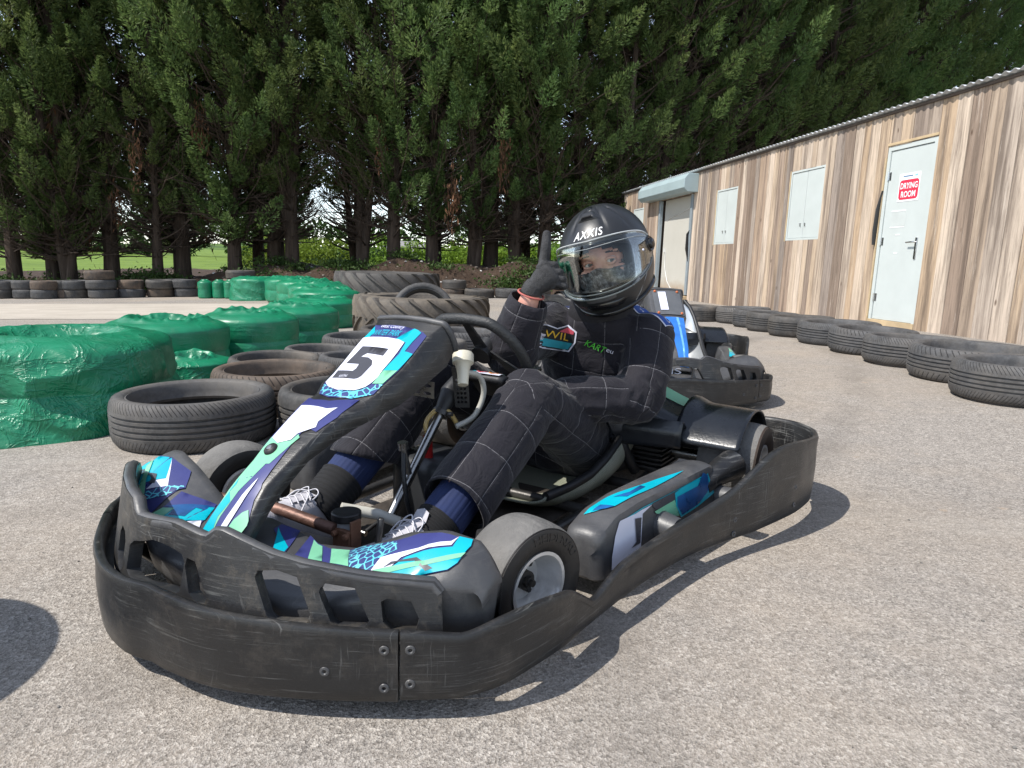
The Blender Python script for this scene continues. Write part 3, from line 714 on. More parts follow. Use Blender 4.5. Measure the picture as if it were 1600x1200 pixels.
# ------------------------------------------------------------------ tyres
def mat_tyre(name, kind, col=(.042,.042,.043), dust=(.14,.125,.108), amt=.62):
    """kind: number of shoulder cuts round the tyre, 0 for a bald or plain one. Tyre axis is local z, tread centre z = .1"""
    k=N(name)
    tc=k.n('ShaderNodeTexCoord'); sp=k.n('ShaderNodeSeparateXYZ'); k.l(tc.outputs['Object'],sp.inputs[0])
    oi=k.n('ShaderNodeObjectInfo')
    va=k.n('ShaderNodeVectorMath',operation='ADD'); k.l(tc.outputs['Object'],va.inputs[0]); 
    cb=k.n('ShaderNodeCombineXYZ'); k.l(k.math('MULTIPLY',oi.outputs['Random'],50),cb.inputs[0]); k.l(cb.outputs[0],va.inputs[1])
    def nz(s,d,r,sc=(1,1,1)):
        mp=k.n('ShaderNodeMapping'); mp.inputs['Scale'].default_value=sc; k.l(va.outputs[0],mp.inputs[0])
        n=k.n('ShaderNodeTexNoise'); n.inputs['Scale'].default_value=s; n.inputs['Detail'].default_value=d; n.inputs['Roughness'].default_value=r; k.l(mp.outputs[0],n.inputs[0]); return n.outputs[0]
    n1=nz(5,6,.7); n2=nz(40,4,.7)
    c=k.mix(k.ramp(n1,[(.4,0),(.7,1)]),col,tuple(x*2.1 for x in col))
    c=k.mix(k.math('MULTIPLY',k.ramp(n2,[(.45,0),(.75,1)]),.5),c,tuple(x*2.6 for x in col))
    d=k.math('MULTIPLY',k.ramp(nz(3,6,.75),[(.38,0),(.7,1)]),amt)
    d=k.math('MULTIPLY',d,k.math('MULTIPLY_ADD',oi.outputs['Random'],.9,.55))
    c=k.mix(d,c,dust)
    nm=None
    r=k.math('SQRT',k.math('ADD',k.math('POWER',sp.outputs[0],2),k.math('POWER',sp.outputs[1],2)))
    if kind:
        ang=k.math('ARCTAN2',sp.outputs[1],sp.outputs[0])
        dz=k.math('ABSOLUTE',k.math('SUBTRACT',sp.outputs[2],.1))
        ph=k.math('ADD',k.math('MULTIPLY',ang,kind/2),k.math('MULTIPLY',k.math('POWER',k.math('SUBTRACT',sp.outputs[2],.1),2),900 if kind>90 else 420))
        cut=k.ramp(k.math('ABSOLUTE',k.math('SINE',ph)),[(.0,0),(.2,.1),(.3,1)])
        sh=k.math('MULTIPLY',k.ramp(dz,[(.05,0),(.056,1)]),k.ramp(r,[(.285,0),(.29,1)]))     # only on the shoulders
        cut=k.math('MAXIMUM',cut,k.math('SUBTRACT',1.0,sh))
        nm=k.bump(cut,.9,.005)
        c=k.mix(k.math('MULTIPLY',k.math('SUBTRACT',1.0,cut),.75),c,(.008,.008,.008))
    nm=k.bump(n2,.2,.003,nm)
    return k.set(c,k.math('MULTIPLY_ADD',n1,.25,.58),0,nm,.35)
def tyre_prof(R=.31, W=.2, rim=.232, groove=True, nfine=5):
    h=W/2; P=[]
    P+=[(rim,h-.060),(rim-.004,h-.072),(rim+.004,h-.082)]           # bead, lower side of the top half
    top=[(rim+.002,h-.045),(rim+.006,h-.020),(rim+.012,h-.010),(rim+.017,h-.012),(rim+.024,h-.004),(R-.030,h-.001),(R-.016,h-.008),(R-.007,h-.024)]
    tread=[]
    zs=[h-.040]; 
    for g in ([.034,.012,-.012,-.034] if groove else []):
        g=g*W/.2
        tread+=[(R-.001,g+.0055),(R-.009,g+.004),(R-.009,g-.004),(R-.001,g-.0055)]
    tread=[(R-.003,h-.042)]+tread+[(R-.003,-(h-.042))]
    bot=[(r,-z) for r,z in top[::-1]]
    inner=[(rim,-(h-.060)),(rim-.004,-(h-.072)),(rim+.006,-(h-.085)),(R-.05,-h*.5),(R-.035,0),(R-.05,h*.5),(rim+.006,h-.085),(rim-.004,h-.072),(rim,h-.060)]
    return [(r,z+h) for r,z in top+tread+bot+inner]
def tyre_mesh(name, mat, **kw):
    mb=MB(); mb.lathe(tyre_prof(**kw),96); return mb.mesh(name,mat,50)
T_SIPE=tyre_mesh('tyre',mat_tyre('worn_rubber_cut_shoulders',110))
T_COARSE=tyre_mesh('tyre',mat_tyre('worn_rubber_coarse_cuts',64))
T_PLAIN=tyre_mesh('tyre',mat_tyre('bald_dusty_rubber',0,(.034,.033,.032),(.14,.118,.095),.7))
T_BROWN=tyre_mesh('tyre',mat_tyre('muddy_rubber',60,(.040,.034,.029),(.17,.12,.085),.9))
def tyre(x,y,R,h,label,me,z=None,rz=None,group=None,tilt=None):
    o=bpy.data.objects.new('tyre',me); link(o); zz=gz(x,y) if z is None else z
    o.location=(x,y,zz); o.scale=(R/.31,R/.31,h/.2)
    o.rotation_euler=(0,0,random.uniform(0,6.28) if rz is None else rz)
    o.rotation_euler=(random.uniform(-.025,.025),random.uniform(-.025,.025),o.rotation_euler.z)
    if tilt: o.rotation_euler=tilt
    return tag(o,label,'tyre',group)
# beside the kart
tyre(-1.31,2.77,.318,.195,'big black tyre with ribbed tread lying between green wrap and kart front wheel',T_SIPE)
tyre(-1.20,3.42,.312,.205,'brown muddy tyre lying just behind the big black ribbed tyre',T_BROWN)
tyre(-.72,2.92,.285,.205,'dusty grey tyre half hidden behind the white number five nose cone',T_PLAIN)
tyre(-1.40,3.98,.268,.2,'flat tyre lying behind the brown muddy tyre, beside small green wrap',T_PLAIN)
tyre(-1.25,4.47,.262,.2,'dark tyre with wide black opening in third row behind the kart nose',T_COARSE)
tyre(-.90,4.02,.255,.2,'grey tyre with fine tread showing left of the number panel',T_SIPE)
tyre(-1.20,5.35,.30,.2,'flat grey tyre in front of the green wraps and left of nose top',T_COARSE)
tyre(-1.02,6.02,.34,.2,'wide flat tyre lying along the foot of the big lugged tractor tyre',T_PLAIN)
tyre(-.63,4.95,.30,.2,'dark tyre showing through the steering wheel spokes',T_SIPE)
tyre(-.42,5.75,.30,.2,'black tyre at right end of pile under the tractor tyre',T_COARSE)
# right hand row in front of the hut, far to near
right=[(2.49,9.14,.27,.2,'farthest tyre of the row by the hut, just behind steering wheel of kart one',T_PLAIN),
(2.94,8.80,.34,.2,'second farthest tyre of the row, wide and flat by the hut',T_COARSE),
(2.90,8.22,.27,.2,'narrow tyre tucked between two wider ones in the hut row',T_SIPE),
(2.92,7.73,.29,.205,'pale scuffed tyre of the hut row below the first shuttered window',T_PLAIN),
(3.02,7.19,.33,.205,'dusty tyre of the hut row below the wider shuttered window',T_PLAIN),
(3.09,6.49,.37,.205,'tyre of the hut row showing a clear oval top left of door',T_SIPE),
(3.06,5.81,.35,.205,'black tyre of the hut row standing before the door hinge side',T_COARSE),
(3.03,5.13,.36,.205,'large tyre of the hut row right below the pale door',T_SIPE),
(3.02,4.45,.38,.215,'largest tyre near right edge with leaf shaped shoulder blocks',T_COARSE),
(2.85,3.77,.35,.21,'nearest tyre of the row, cut off by right edge of picture',T_SIPE)]
for x,y,R,h,l,me in right: tyre(x,y,R,h,l,me)
# far row along the foot of the earth bank; (x,y,R,count,label)
far=[(-11.5,15.35,.30,2,'far tyre pair at left edge of picture'),(-10.9,15.35,.29,2,'brownish far tyre pair second from left edge'),(-10.42,15.18,.27,2,'pale brown far tyre pair, third from left edge'),(-10.12,15.42,.2,2,'narrow far tyre pair between two wider ones'),(-9.90,15.5,.28,2,'far tyre pair just left of the stack of three'),(-9.27,15.45,.32,3,'tall stack of three'),
(-8.80,15.75,.29,2,'far tyre pair just right of the stack of three'),(-8.25,16.0,.31,2,'grey far tyre pair in middle of the bank row'),(-7.98,16.3,.28,2,'far brown tyre pair leaning in the bank row'),(-7.70,16.1,.27,2,'last far tyre pair left of the green barrier'),
(-6.55,16.35,.35,3,'stack behind the green barrier'),(-1.40,15.5,.28,2,'far tyre pair right of the tractor tyre'),(-.80,15.4,.33,1,'far flat tyre below the bank left of raised arm'),(-.15,15.4,.31,1,'far flat tyre below bank behind raised arm'),(.5,15.5,.31,1,'far flat tyre below the raised glove'),(-2.15,15.6,.30,2,'far tyre pair hidden behind the tractor tyre')]
lv={1:[''],2:['lower tyre of the ','upper tyre of the '],3:['bottom tyre of the ','middle tyre of the ','top tyre of the ']}
for i,(x,y,R,n,l) in enumerate(far):
    z=gz(x,y)
    for q in range(n):
        hh=.2 if n<3 else .205
        tyre(x+random.uniform(-.035,.035)*q,y+random.uniform(-.03,.03)*q,R*random.uniform(.95,1.04),hh,lv[n][q]+l,[T_PLAIN,T_SIPE,T_COARSE,T_BROWN][(i+q)%4],z=z+q*hh*.99,group='tyres along the earth bank')
# unseen stack added outside the left edge to cast a shadow into the picture
for q in range(3): tyre(-1.565+.02*q,.90,.30,.2,'unseen tyre of the stack added beyond the left edge, for its shadow on asphalt',T_SIPE,z=q*.2,group='tyre stack added outside the left edge')

# ------------------------------------------------------------------ tractor tyres
def tractor(name,label,loc,R,W,rz,mat,nl=22,lug=.035):
    t=thing(name,label,'tractor tyre',loc,rz)
    h=W/2; rim=R*.62; c=R-lug
    prof=[(rim,h*.55),(rim+.03,h*.92),(rim+.10,h*1.0),(c-.03,h*.93),(c,h*.78),(c+.012,h*.3),(c+.014,0),(c+.012,-h*.3),(c,-h*.78),(c-.03,-h*.93),(rim+.10,-h),(rim+.03,-h*.92),(rim,-h*.55),(rim+.02,-h*.5),(c-.06,-h*.6),(c-.05,0),(c-.06,h*.6),(rim+.02,h*.5)]
    mb=MB(); mb.lathe([(r,z+h) for r,z in prof],96)
    mb.build('casing',mat,t,45)
    mb=MB(); n0=nl
    for i in range(n0):
        for sgn in (1,-1):
            a0=2*pi*(i+(0 if sgn>0 else .5))/n0
            sec=[]
            for q in range(7):
                u=q/6; z=h+sgn*h*(.97-.99*u); a=a0+u*1.5*(2*pi/n0)
                wb=.5*(2*pi/n0)*(.30-.10*u)*R; wt=wb*.6
                rb=c-.02-.03*(1-u)*(1-u); rt=R-.018*max(0,.3-u)/.3
                ring=[]
                for (w_,r_) in ((-wb,rb),(-wt,rt),(wt,rt),(wb,rb)):
                    ring.append(((r_)*cos(a+w_/R),(r_)*sin(a+w_/R),z))
                sec.append(ring)
            mb.rings(sec)
    mb.build('tread_lugs',mat,t,35)
    return t
M_TR1=mat_tyre('dusty_brown_tractor_rubber',0,(.046,.041,.036),(.17,.14,.105),.9)
M_TR2=mat_tyre('dark_tractor_rubber',0,(.036,.035,.034),(.13,.115,.10),.7)
tractor('tractor_tyre','big dusty brown tractor tyre lying flat with slanting lugs, car tyre inside',(-.98,7.25,gz(-.98,7.25)),.72,.42,.1,M_TR1)
tractor('tractor_tyre','dark tractor tyre with deep lugs lying flat at foot of earth bank',(-2.15,11.6,gz(-2.15,11.6)),.88,.62,.4,M_TR2,20,.05)
o=tyre(-.92,7.3,.33,.2,'car tyre leaning up out of the brown tractor tyre',T_SIPE,tilt=(radians(74),radians(6),.12)); o.location=(-.95,7.12,gz(-.9,7)+.20)

# ------------------------------------------------------------------ green wrapped stacks
def mat_wrap(smooth=False):
    k=N('green_stretch_film')
    f=k.noise(3,5,.65)
    c=k.ramp(f,[(.3,(.003,.125,.056)),(.6,(.006,.19,.09)),(.8,(.016,.25,.13))])
    c=k.mix(k.math('MULTIPLY',k.ramp(k.noise(7,6,.75),[(.55,0),(.8,1)]),.3),c,(.20,.30,.22))
    def crease(sc,scale,w):
        n=k.noise(scale,4,.55,sc=sc,dist=.9); d=k.math('ABSOLUTE',k.math('SUBTRACT',n,.5)); return k.ramp(d,[(0,1),(w,.35),(w*3.2,0)])
    h=k.math('ADD',crease((1.6,1.6,2.4),3.2,.03),k.math('MULTIPLY',crease((1,1,.45),8,.03),.6)); h2=crease((1,1,2.2),15,.035)
    msk=k.ramp(k.noise(1.7,3,.5),[(.42,.05),(.62,1)]); nm=k.bump(k.math('MULTIPLY',h,msk),.45,.016); nm=k.bump(k.math('MULTIPLY',h2,msk),.13,.006,nm); nm=k.bump(k.noise(2.2,4,.5,sc=(1,1,1.6)),.45,.05,nm)
    if smooth:
        nm=k.bump(k.noise(2.5,5,.6,sc=(.6,.6,9),dist=.4),.35,.02); nm=k.bump(k.math('MULTIPLY',h,k.ramp(k.noise(2.5,3,.5),[(.5,0),(.65,1)])),.22,.01,nm)
    return k.set(c,k.math('MULTIPLY_ADD',k.noise(9,3,.6),.25,.27),0,nm,.5)
M_WRAP=mat_wrap(); M_WRAP2=mat_wrap(True)
def ridge(p): 
    return 1-abs(noise.noise(p))*2.2
def wrap(x,y,R,h,label,seed,tyres=2,ruffle=1.0,loose=0.0,drape=0.0,sink=.07,group=None,nu=170,nv=96):
    z0=gz(x,y); mb=MB()
    def fn(u,v):
        a=2*pi*u; ca,sa=cos(a),sin(a)
        if v<.5:
            t=v/.5; zz=t
            pin=abs(sin(pi*tyres*t))**.5 if tyres>1 else 1
            r=R*(.955+.045*pin)+ drape*(1-t)**2*.13*(.6+.4*noise.noise(Vector((ca*2,sa*2,seed))))
            if t<.06: r-=.02*(1-t/.06)*(drape<=0)
            e=max(0,(t-.86)/.14); r-=.06*e*e
            Z=h*(t*.985)
            n=ridge(Vector((ca*R*(2.2+loose*2)+a*.2,sa*R*(2.2+loose*2),zz*h*(1.2+loose*2.2)+seed)))*.5+noise.noise(Vector((ca*R*7,sa*R*7,Z*3+seed)))*.4
            n2=ridge(Vector((ca*R*5+Z*4,sa*R*5-Z*3,Z*5+seed*2)))
            r+=(.006+.012*loose)*n+loose*.016*n2+loose*.020*ridge(Vector((a*1.9+Z*5.5+seed,Z*1.5-a*.4,seed)))*sst(0,.3,1-abs(t-.5)*1.6)
        else:
            t=(v-.5)/.5; rr=(1-t)
            r=R*(.955)*(1-t)**.9-.06*(1-t)
            r=max(r,.002)
            Z=h*.985+.012*sin(pi*min(1,t*2.2)) - sink*sst(.30,.75,t)
            w=ruffle*sst(.02,.25,t)*(1-.5*sst(.6,1,t))
            q=Vector((ca*r*9,sa*r*9,seed))
            q2=Vector((ca*r*6+2*noise.noise(Vector((ca*r*3,sa*r*3,seed))),sa*r*6,seed+3))
            rad=.5+.5*sin(a*9+5*noise.noise(Vector((ca*1.6,sa*1.6,seed)))+6*rr)
            Z+=w*(.011*ridge(q2)+.008*noise.noise(q)+.009*rad*(1-t))
            Z+=w*.013*ridge(Vector((ca*r*17,sa*r*14,seed+1)))*sst(.05,.3,t)+w*.014*max(0,noise.noise(Vector((ca*r*5,sa*r*5,seed+9))))
            r+=w*.02*noise.noise(Vector((ca*r*8,sa*r*8,seed+5)))
            Z-=(1-w)*0
        return (r*ca,r*sa,Z)
    mb.grid(fn,nu,nv,cu=True)
    o=mb.build('wrapped_tyre_stack',M_WRAP if loose>.3 else M_WRAP2,None,180); o.location=(x,y,z0)
    return tag(o,label,'wrapped tyres',group)
G1=wrap(-2.10,3.13,.455,.425,'big wrinkled green plastic wrap over a tyre stack at left edge',1.3,2,.35,1.0,.8,.06,nu=260,nv=150)
wrap(-2.30,4.50,.385,.385,'glossy green wrapped stack behind the big wrinkled one',4.1,2,1.0,.12)
wrap(-2.02,5.22,.355,.385,'green wrapped stack, third along barrier, with pinched waist',7.7,2,1.1,.12)
wrap(-1.92,6.05,.352,.385,'green wrapped stack, fourth along barrier from the left edge',2.2,2,1.1,.15)
wrap(-2.35,8.3,.43,.34,'green wrapped stack touching left side of the brown tractor tyre',5.9,2,1.0,.25)
wrap(-1.93,4.03,.23,.2,'low green wrapped single tyre between big wrap and black tyre',9.4,1,1.0,.5)
for i,(x,y,R,l) in enumerate([(-6.90,15.3,.155,'left one of three slim green wrapped stacks'),(-6.58,15.3,.15,'middle one of three slim green wrapped stacks'),(-6.28,15.2,.15,'right one of three slim green wrapped stacks')]): wrap(x,y,R,.40,l,i+11,2,.5,.1,nu=60,nv=50)
wrap(-5.50,14.7,.52,.47,'shiny pale green crumpled wrap at far end of the barrier',21,1,.8,.9,.4,nu=120,nv=70)
wrap(-4.50,13.9,.52,.47,'far green wrap with ragged top right of the shiny one',22,2,1.6,.4,nu=110,nv=70)
wrap(-3.75,12.4,.52,.46,'far green wrap with ragged top halfway along barrier curve',23,2,1.6,.4,nu=110,nv=70)
wrap(-3.10,10.9,.48,.44,'green wrap beside the dark tractor tyre',24,2,1.6,.4,nu=110,nv=70)
wrap(-2.62,9.55,.46,.40,'green wrap with ruffled top just behind barrier bend',25,2,1.6,.3,nu=120,nv=70)
# pallet with kart bits on it, far behind the raised glove
M_PAL=simple('fresh_pine',(.55,.32,.13),.8,0,.3,4)
pt=thing('pallet','yellow wooden pallet leaning behind the rider, below the glove',"pallet",(1.62,14.6,-.02+.10),.5)
mb=MB()
for i in range(6): mb.box((-.5+.2*i,0,.14),(.13,.8,.022))
mb.build('deck',M_PAL,pt,0)
mb=MB()
for y in (-.36,0,.36): mb.box((0,y,.105),(1.15,.1,.044)); [mb.box((x,y,.045),(.13,.1,.07)) for x in (-.5,0,.5)]
mb.build('bearers',M_PAL,pt,0); pt.rotation_euler=(radians(32),radians(6),.5)
def lerp_tab(tab,x):
    if x<=tab[0][0]: return list(tab[0][1:])
    for a,b in zip(tab,tab[1:]):
        if x<=b[0]:
            t=(x-a[0])/(b[0]-a[0]); return [p+(q-p)*t for p,q in zip(a[1:],b[1:])]
    return list(tab[-1][1:])
# nose: station, X, Z, half width, lower X, lower Z, lower half width
NOSE=[(0,.915,.602,.100,.880,.540,.112),(1,.947,.581,.090,.915,.503,.115),(2,1.045,.511,.093,1.000,.462,.110),(3,1.12,.4645,.086,1.065,.432,.103),(4,1.152,.447,.068,1.118,.415,.092),
(5,1.2,.43,.064,1.180,.392,.074),(6,1.243,.407,.054,1.232,.371,.065),(7,1.294,.377,.046,1.288,.344,.057),(8,1.38,.314,.038,1.355,.288,.050),(9,1.402,.291,.042,1.380,.266,.053),(10,1.447,.238,.05,1.420,.222,.058),(11,1.475,.2,.05,1.45,.185,.058)]
def nose_surf(u,v):   # u station, v in metres across
    X,Z,w,_,_,_=lerp_tab(NOSE,u)
    return (X,v,Z+.006*(1-(v/w)**2))
SPOIL=[(0,1.50,.17,1.336,.225),(.06,1.50,.17,1.33,.215),(.12,1.49,.165,1.317,.194),(.2,1.475,.16,1.292,.197),(.26,1.45,.165,1.285,.225),(.32,1.42,.18,1.28,.256),(.4,1.385,.205,1.268,.277),(.46,1.345,.22,1.25,.265),(.5,1.31,.21,1.25,.235)]
def spoil_surf(u,v):  # u 0 front .. 1 rear ; v = Y
    fx,fz,rx,rz=lerp_tab(SPOIL,abs(v))
    from math import sin,pi
    return (fx+(rx-fx)*u, v, fz+(rz-fz)*u+.012*sin(pi*u))
# left pod: station along length, X, inner top Y, ridge Y, top z inner, ridge z, outer bottom Y
POD=[(0,.845,.43,.525,.165,.165,.535),(1,.80,.435,.53,.185,.185,.545),(2,.70,.45,.545,.20,.195,.56),(3,.55,.48,.57,.21,.2,.585),(4,.42,.50,.59,.212,.205,.61),(5,.33,.52,.605,.21,.208,.625)]
def podtop_surf(u,v): # u station, v 0 inner .. 1 ridge
    X,yi,yr,zi,zr,yo=lerp_tab(POD,u)
    from math import sin,pi
    return (X,yi+(yr-yi)*v,zi+(zr-zi)*v+.008*sin(pi*v))
def podside_surf(u,v): # v 0 top ridge .. 1 bottom
    X,yi,yr,zi,zr,yo=lerp_tab(POD,u)
    return (X,yr+(yo-yr)*v,zr-.012+(.05-zr+.012)*v)
NOSE_D={
'sticker' : [(0.743, -0.0909), (0.754, -0.0243), (0.879, 0.04), (1.082, 0.0864), (1.624, 0.0898), (2.152, 0.0891), (2.711, 0.0829), (3.262, 0.08), (4.039, 0.0416), (4.3, -0.0143), (4.057, -0.0577), (3.009, -0.0772), (2.61, -0.0775), (2.034, -0.0855), (1.399, -0.0874)] ,
'shield' : [(1.344, -0.0909), (1.327, -0.0718), (1.322, -0.0135), (1.338, 0.0236), (1.385, 0.0452), (1.661, 0.0488), (1.95, 0.0506), (2.272, 0.0519), (2.552, 0.0565), (2.794, 0.0536), (2.958, 0.0486), (3.388, 0.0301), (3.623, -0.0144), (3.384, -0.0513), (2.981, -0.0742), (2.61, -0.0756), (2.035, -0.0836), (1.68, -0.0882)] ,
'five' : [(1.622, -0.0658), (1.634, 0.0185), (1.841, 0.0198), (1.824, -0.0316), (1.931, -0.0413), (1.935, -0.0174), (2.007, 0.0018), (2.176, 0.0122), (2.64, 0.013), (2.742, 0.0085), (2.782, 0.001), (2.819, -0.0663), (2.507, -0.0709), (2.49, -0.0248), (2.382, -0.0222), (2.207, -0.0263), (2.205, -0.0685)] ,
'cyanR' : [(0.899, 0.0406), (1.045, 0.0673), (1.326, 0.0642), (1.609, 0.0647), (1.605, 0.0729), (1.617, 0.0901), (1.885, 0.0888), (2.137, 0.0874), (2.268, 0.0533), (1.977, 0.053), (1.71, 0.0565), (1.378, 0.0481), (1.337, 0.0129)] ,
'mint' : [(2.275, 0.0538), (2.146, 0.0874), (2.694, 0.0817), (2.795, 0.0571), (2.552, 0.0565)] ,
'cyanL' : [(0.889, -0.088), (1.155, -0.0712), (1.315, -0.0748), (1.344, -0.0909), (1.219, -0.0896)] ,
'crackle' : [(3.065, -0.0753), (3.405, -0.0505), (3.643, -0.0137), (3.405, 0.0306), (2.968, 0.0494), (2.723, 0.072), (2.711, 0.0829), (3.219, 0.082), (4.039, 0.0416), (4.194, -0.0198), (3.981, -0.0603)] ,
'stem_navy' : [(4.393, -0.0716), (4.57, -0.0473), (4.548, 0.0012), (3.894, 0.0624), (5.315, 0.0625), (6.32, 0.0491), (6.316, 0.0195), (7.266, 0.025), (7.713, 0.0281), (8.278, 0.0359), (9.04, 0.0378), (9.451, 0.0486), (9.687, 0.0566), (10.235, 0.0331), (10.309, -0.0166), (10.478, -0.0492), (10.053, -0.0503), (9.454, -0.0474), (8.168, -0.0295), (7.189, -0.0469), (6.937, -0.0485), (5.949, -0.0555), (4.959, -0.0641)] ,
'stem_white' : [(5.096, -0.057), (5.099, 0.0224), (4.842, 0.0419), (5.907, 0.0333), (6.168, 0.0405), (6.67, 0.0157), (6.998, 0.0148), (7.144, -0.0114), (7.005, -0.0421), (5.993, -0.0514)] ,
'stem_mint' : [(6.971, -0.0463), (7.149, -0.0109), (7.009, 0.0159), (6.683, 0.0181), (6.791, 0.0279), (7.099, 0.0234), (7.61, 0.0121), (7.633, 0.0042), (7.893, 0.0012), (8.711, -0.0086), (9.778, -0.0192), (10.309, -0.0166), (10.424, -0.0474), (9.496, -0.0447), (7.584, -0.0387), (7.256, -0.045)] ,
'stem_cyan' : [(8.0, -0.0348), (9.004, -0.0375), (9.321, -0.0164), (9.792, -0.0261), (10.309, -0.0166), (10.462, -0.049), (10.106, -0.0482), (9.496, -0.0447), (9.104, -0.0376), (8.527, -0.0306)] ,
'stem_shine' : [(7.944, 0.0164), (8.246, 0.0183), (9.361, 0.0161), (9.959, 0.0146), (10.244, 0.0075), (10.297, -0.0017), (9.725, 0.0004), (9.066, 0.0062)] ,  # highlight on the stem, put into the graphics as white colour
'stem_mint2' : [(9.33, 0.0398), (9.565, 0.0532), (9.697, 0.0555), (9.937, 0.0533), (10.235, 0.0331), (10.248, 0.0152), (9.746, 0.0203), (9.472, 0.0299)] ,
'text1' : [(1.091, -0.0678), (1.1, 0.0079)] ,
'text2' : [(1.235, -0.0693), (1.232, 0.0142)] ,
'small' : [(2.785, -0.047), (2.758, -0.0239)] ,
}
SPOIL_D={
'L_base' : [(0.936, 0.3483), (0.905, 0.4241), (0.938, 0.4496), (0.729, 0.4581), (0.329, 0.4579), (0.219, 0.4495), (0.156, 0.3969), (0.255, 0.3452), (0.459, 0.2591), (0.558, 0.2063), (0.575, 0.1568), (0.607, 0.1244), (1.033, 0.0926), (0.947, 0.1335), (0.884, 0.1568), (0.913, 0.1957), (0.973, 0.2196), (0.83, 0.3111), (0.86, 0.3313)] ,
'L_crackle' : [(0.907, 0.1973), (0.962, 0.2213), (0.815, 0.3129), (0.636, 0.3364), (0.496, 0.3097), (0.325, 0.3157), (0.466, 0.2595)] ,
'L_white' : [(0.902, 0.4272), (0.672, 0.4282), (0.537, 0.38), (0.466, 0.357), (0.35, 0.3504), (0.313, 0.3226), (0.325, 0.3157), (0.509, 0.3158), (0.595, 0.3781), (0.756, 0.4228)] ,
'L_cyan' : [(0.904, 0.4276), (0.923, 0.45), (0.727, 0.4574), (0.336, 0.4571), (0.228, 0.4485), (0.162, 0.3964), (0.255, 0.3507), (0.347, 0.3535), (0.457, 0.3666), (0.639, 0.4328)] ,
'L_mint' : [(0.539, 0.4592), (0.377, 0.4064), (0.326, 0.3185), (0.258, 0.3477), (0.312, 0.4106), (0.437, 0.4571)] ,
'L_mark' : [(0.345, 0.3366), (0.414, 0.3444), (0.433, 0.3887), (0.263, 0.4245), (0.229, 0.4159), (0.383, 0.3885), (0.397, 0.3576), (0.364, 0.3435)] ,
'L_mint2' : [(0.875, 0.1622), (0.901, 0.1968), (0.472, 0.2574), (0.576, 0.2043)] ,
'L_mint3' : [(0.989, 0.1068), (0.901, 0.1392), (0.587, 0.1856), (0.583, 0.1572)] ,
'L2_base' : [(0.967, 0.0324), (1.013, 0.0726), (0.685, 0.099), (0.577, 0.1062), (0.537, 0.0854), (0.762, 0.058), (0.835, 0.0355)] ,
'L2_cyan' : [(0.894, 0.0374), (0.797, 0.0637), (0.68, 0.0981), (0.579, 0.1039), (0.552, 0.0847), (0.762, 0.058)] ,
'R_base' : [(0.06, -0.528), (0.435, -0.5122), (0.688, -0.4282), (0.764, -0.3926), (0.85, -0.3192), (0.639, -0.2862), (0.559, -0.2936), (0.409, -0.2971), (0.114, -0.2944), (0.005, -0.3371), (-0.06, -0.3791), (-0.06, -0.44)] ,
'R_cyan' : [(0.08, -0.526), (0.384, -0.5125), (0.681, -0.4239), (0.746, -0.395), (0.484, -0.3485), (0.348, -0.371), (-0.05, -0.43), (-0.05, -0.46)] ,
'R_mint' : [(0.397, -0.5138), (0.413, -0.455), (0.189, -0.3906), (0.03, -0.3314), (-0.081, -0.3731), (0.048, -0.3983)] ,
'R_white' : [(0.74, -0.393), (0.532, -0.3444), (0.386, -0.3059), (0.412, -0.3276), (0.336, -0.3438), (0.158, -0.3736), (0.344, -0.3692), (0.482, -0.3479)] ,
'R_crackle' : [(0.147, -0.3668), (0.333, -0.3421), (0.641, -0.2942), (0.632, -0.2871), (0.543, -0.295), (0.38, -0.3026), (0.077, -0.351)] ,
'R_mark' : [(0.02, -0.515), (-0.03, -0.49), (0.297, -0.3992), (0.295, -0.3869), (0.233, -0.3807), (0.309, -0.3642), (0.4, -0.383), (0.233, -0.4275), (0.086, -0.5128)] ,
'RC_base' : [(0.576, -0.2847), (0.856, -0.206), (0.493, -0.147), (0.407, -0.1208), (0.259, -0.2327), (0.126, -0.2875), (0.34, -0.2805)] ,
'RC_cyan' : [(0.324, -0.271), (0.809, -0.1977), (0.582, -0.1578), (0.288, -0.2307), (0.218, -0.2587)] ,
'RC_mint' : [(0.129, -0.2903), (0.282, -0.2793), (0.399, -0.2541), (0.23, -0.2557), (0.19, -0.2649)] ,
'RC_navy' : [(0.318, -0.2783), (0.815, -0.2004), (0.68, -0.202), (0.61, -0.2197), (0.447, -0.2127), (0.302, -0.248), (0.399, -0.2541)] ,
'RC_white' : [(0.273, -0.2317), (0.55, -0.1614), (0.423, -0.1242), (0.397, -0.133), (0.299, -0.2178)] ,
'RC_mark' : [(0.339, -0.1896), (0.395, -0.1873), (0.443, -0.153), (0.388, -0.136), (0.388, -0.1493), (0.362, -0.1721)] ,
}
PODT_D={
'top' : [(0.508, 0.2069), (1.436, 0.2205), (1.727, 0.2413), (2.521, 0.454), (3.84, 0.683), (3.353, 0.726), (2.605, 0.7487), (1.332, 0.6727), (0.773, 0.4043)] ,
'topblue' : [(0.802, 0.3612), (1.222, 0.3623), (1.332, 0.6727), (1.097, 0.5838)] ,
'topblue2' : [(1.729, 0.3817), (2.133, 0.5319), (2.494, 0.4808), (2.514, 0.6105), (1.936, 0.631)] ,
}
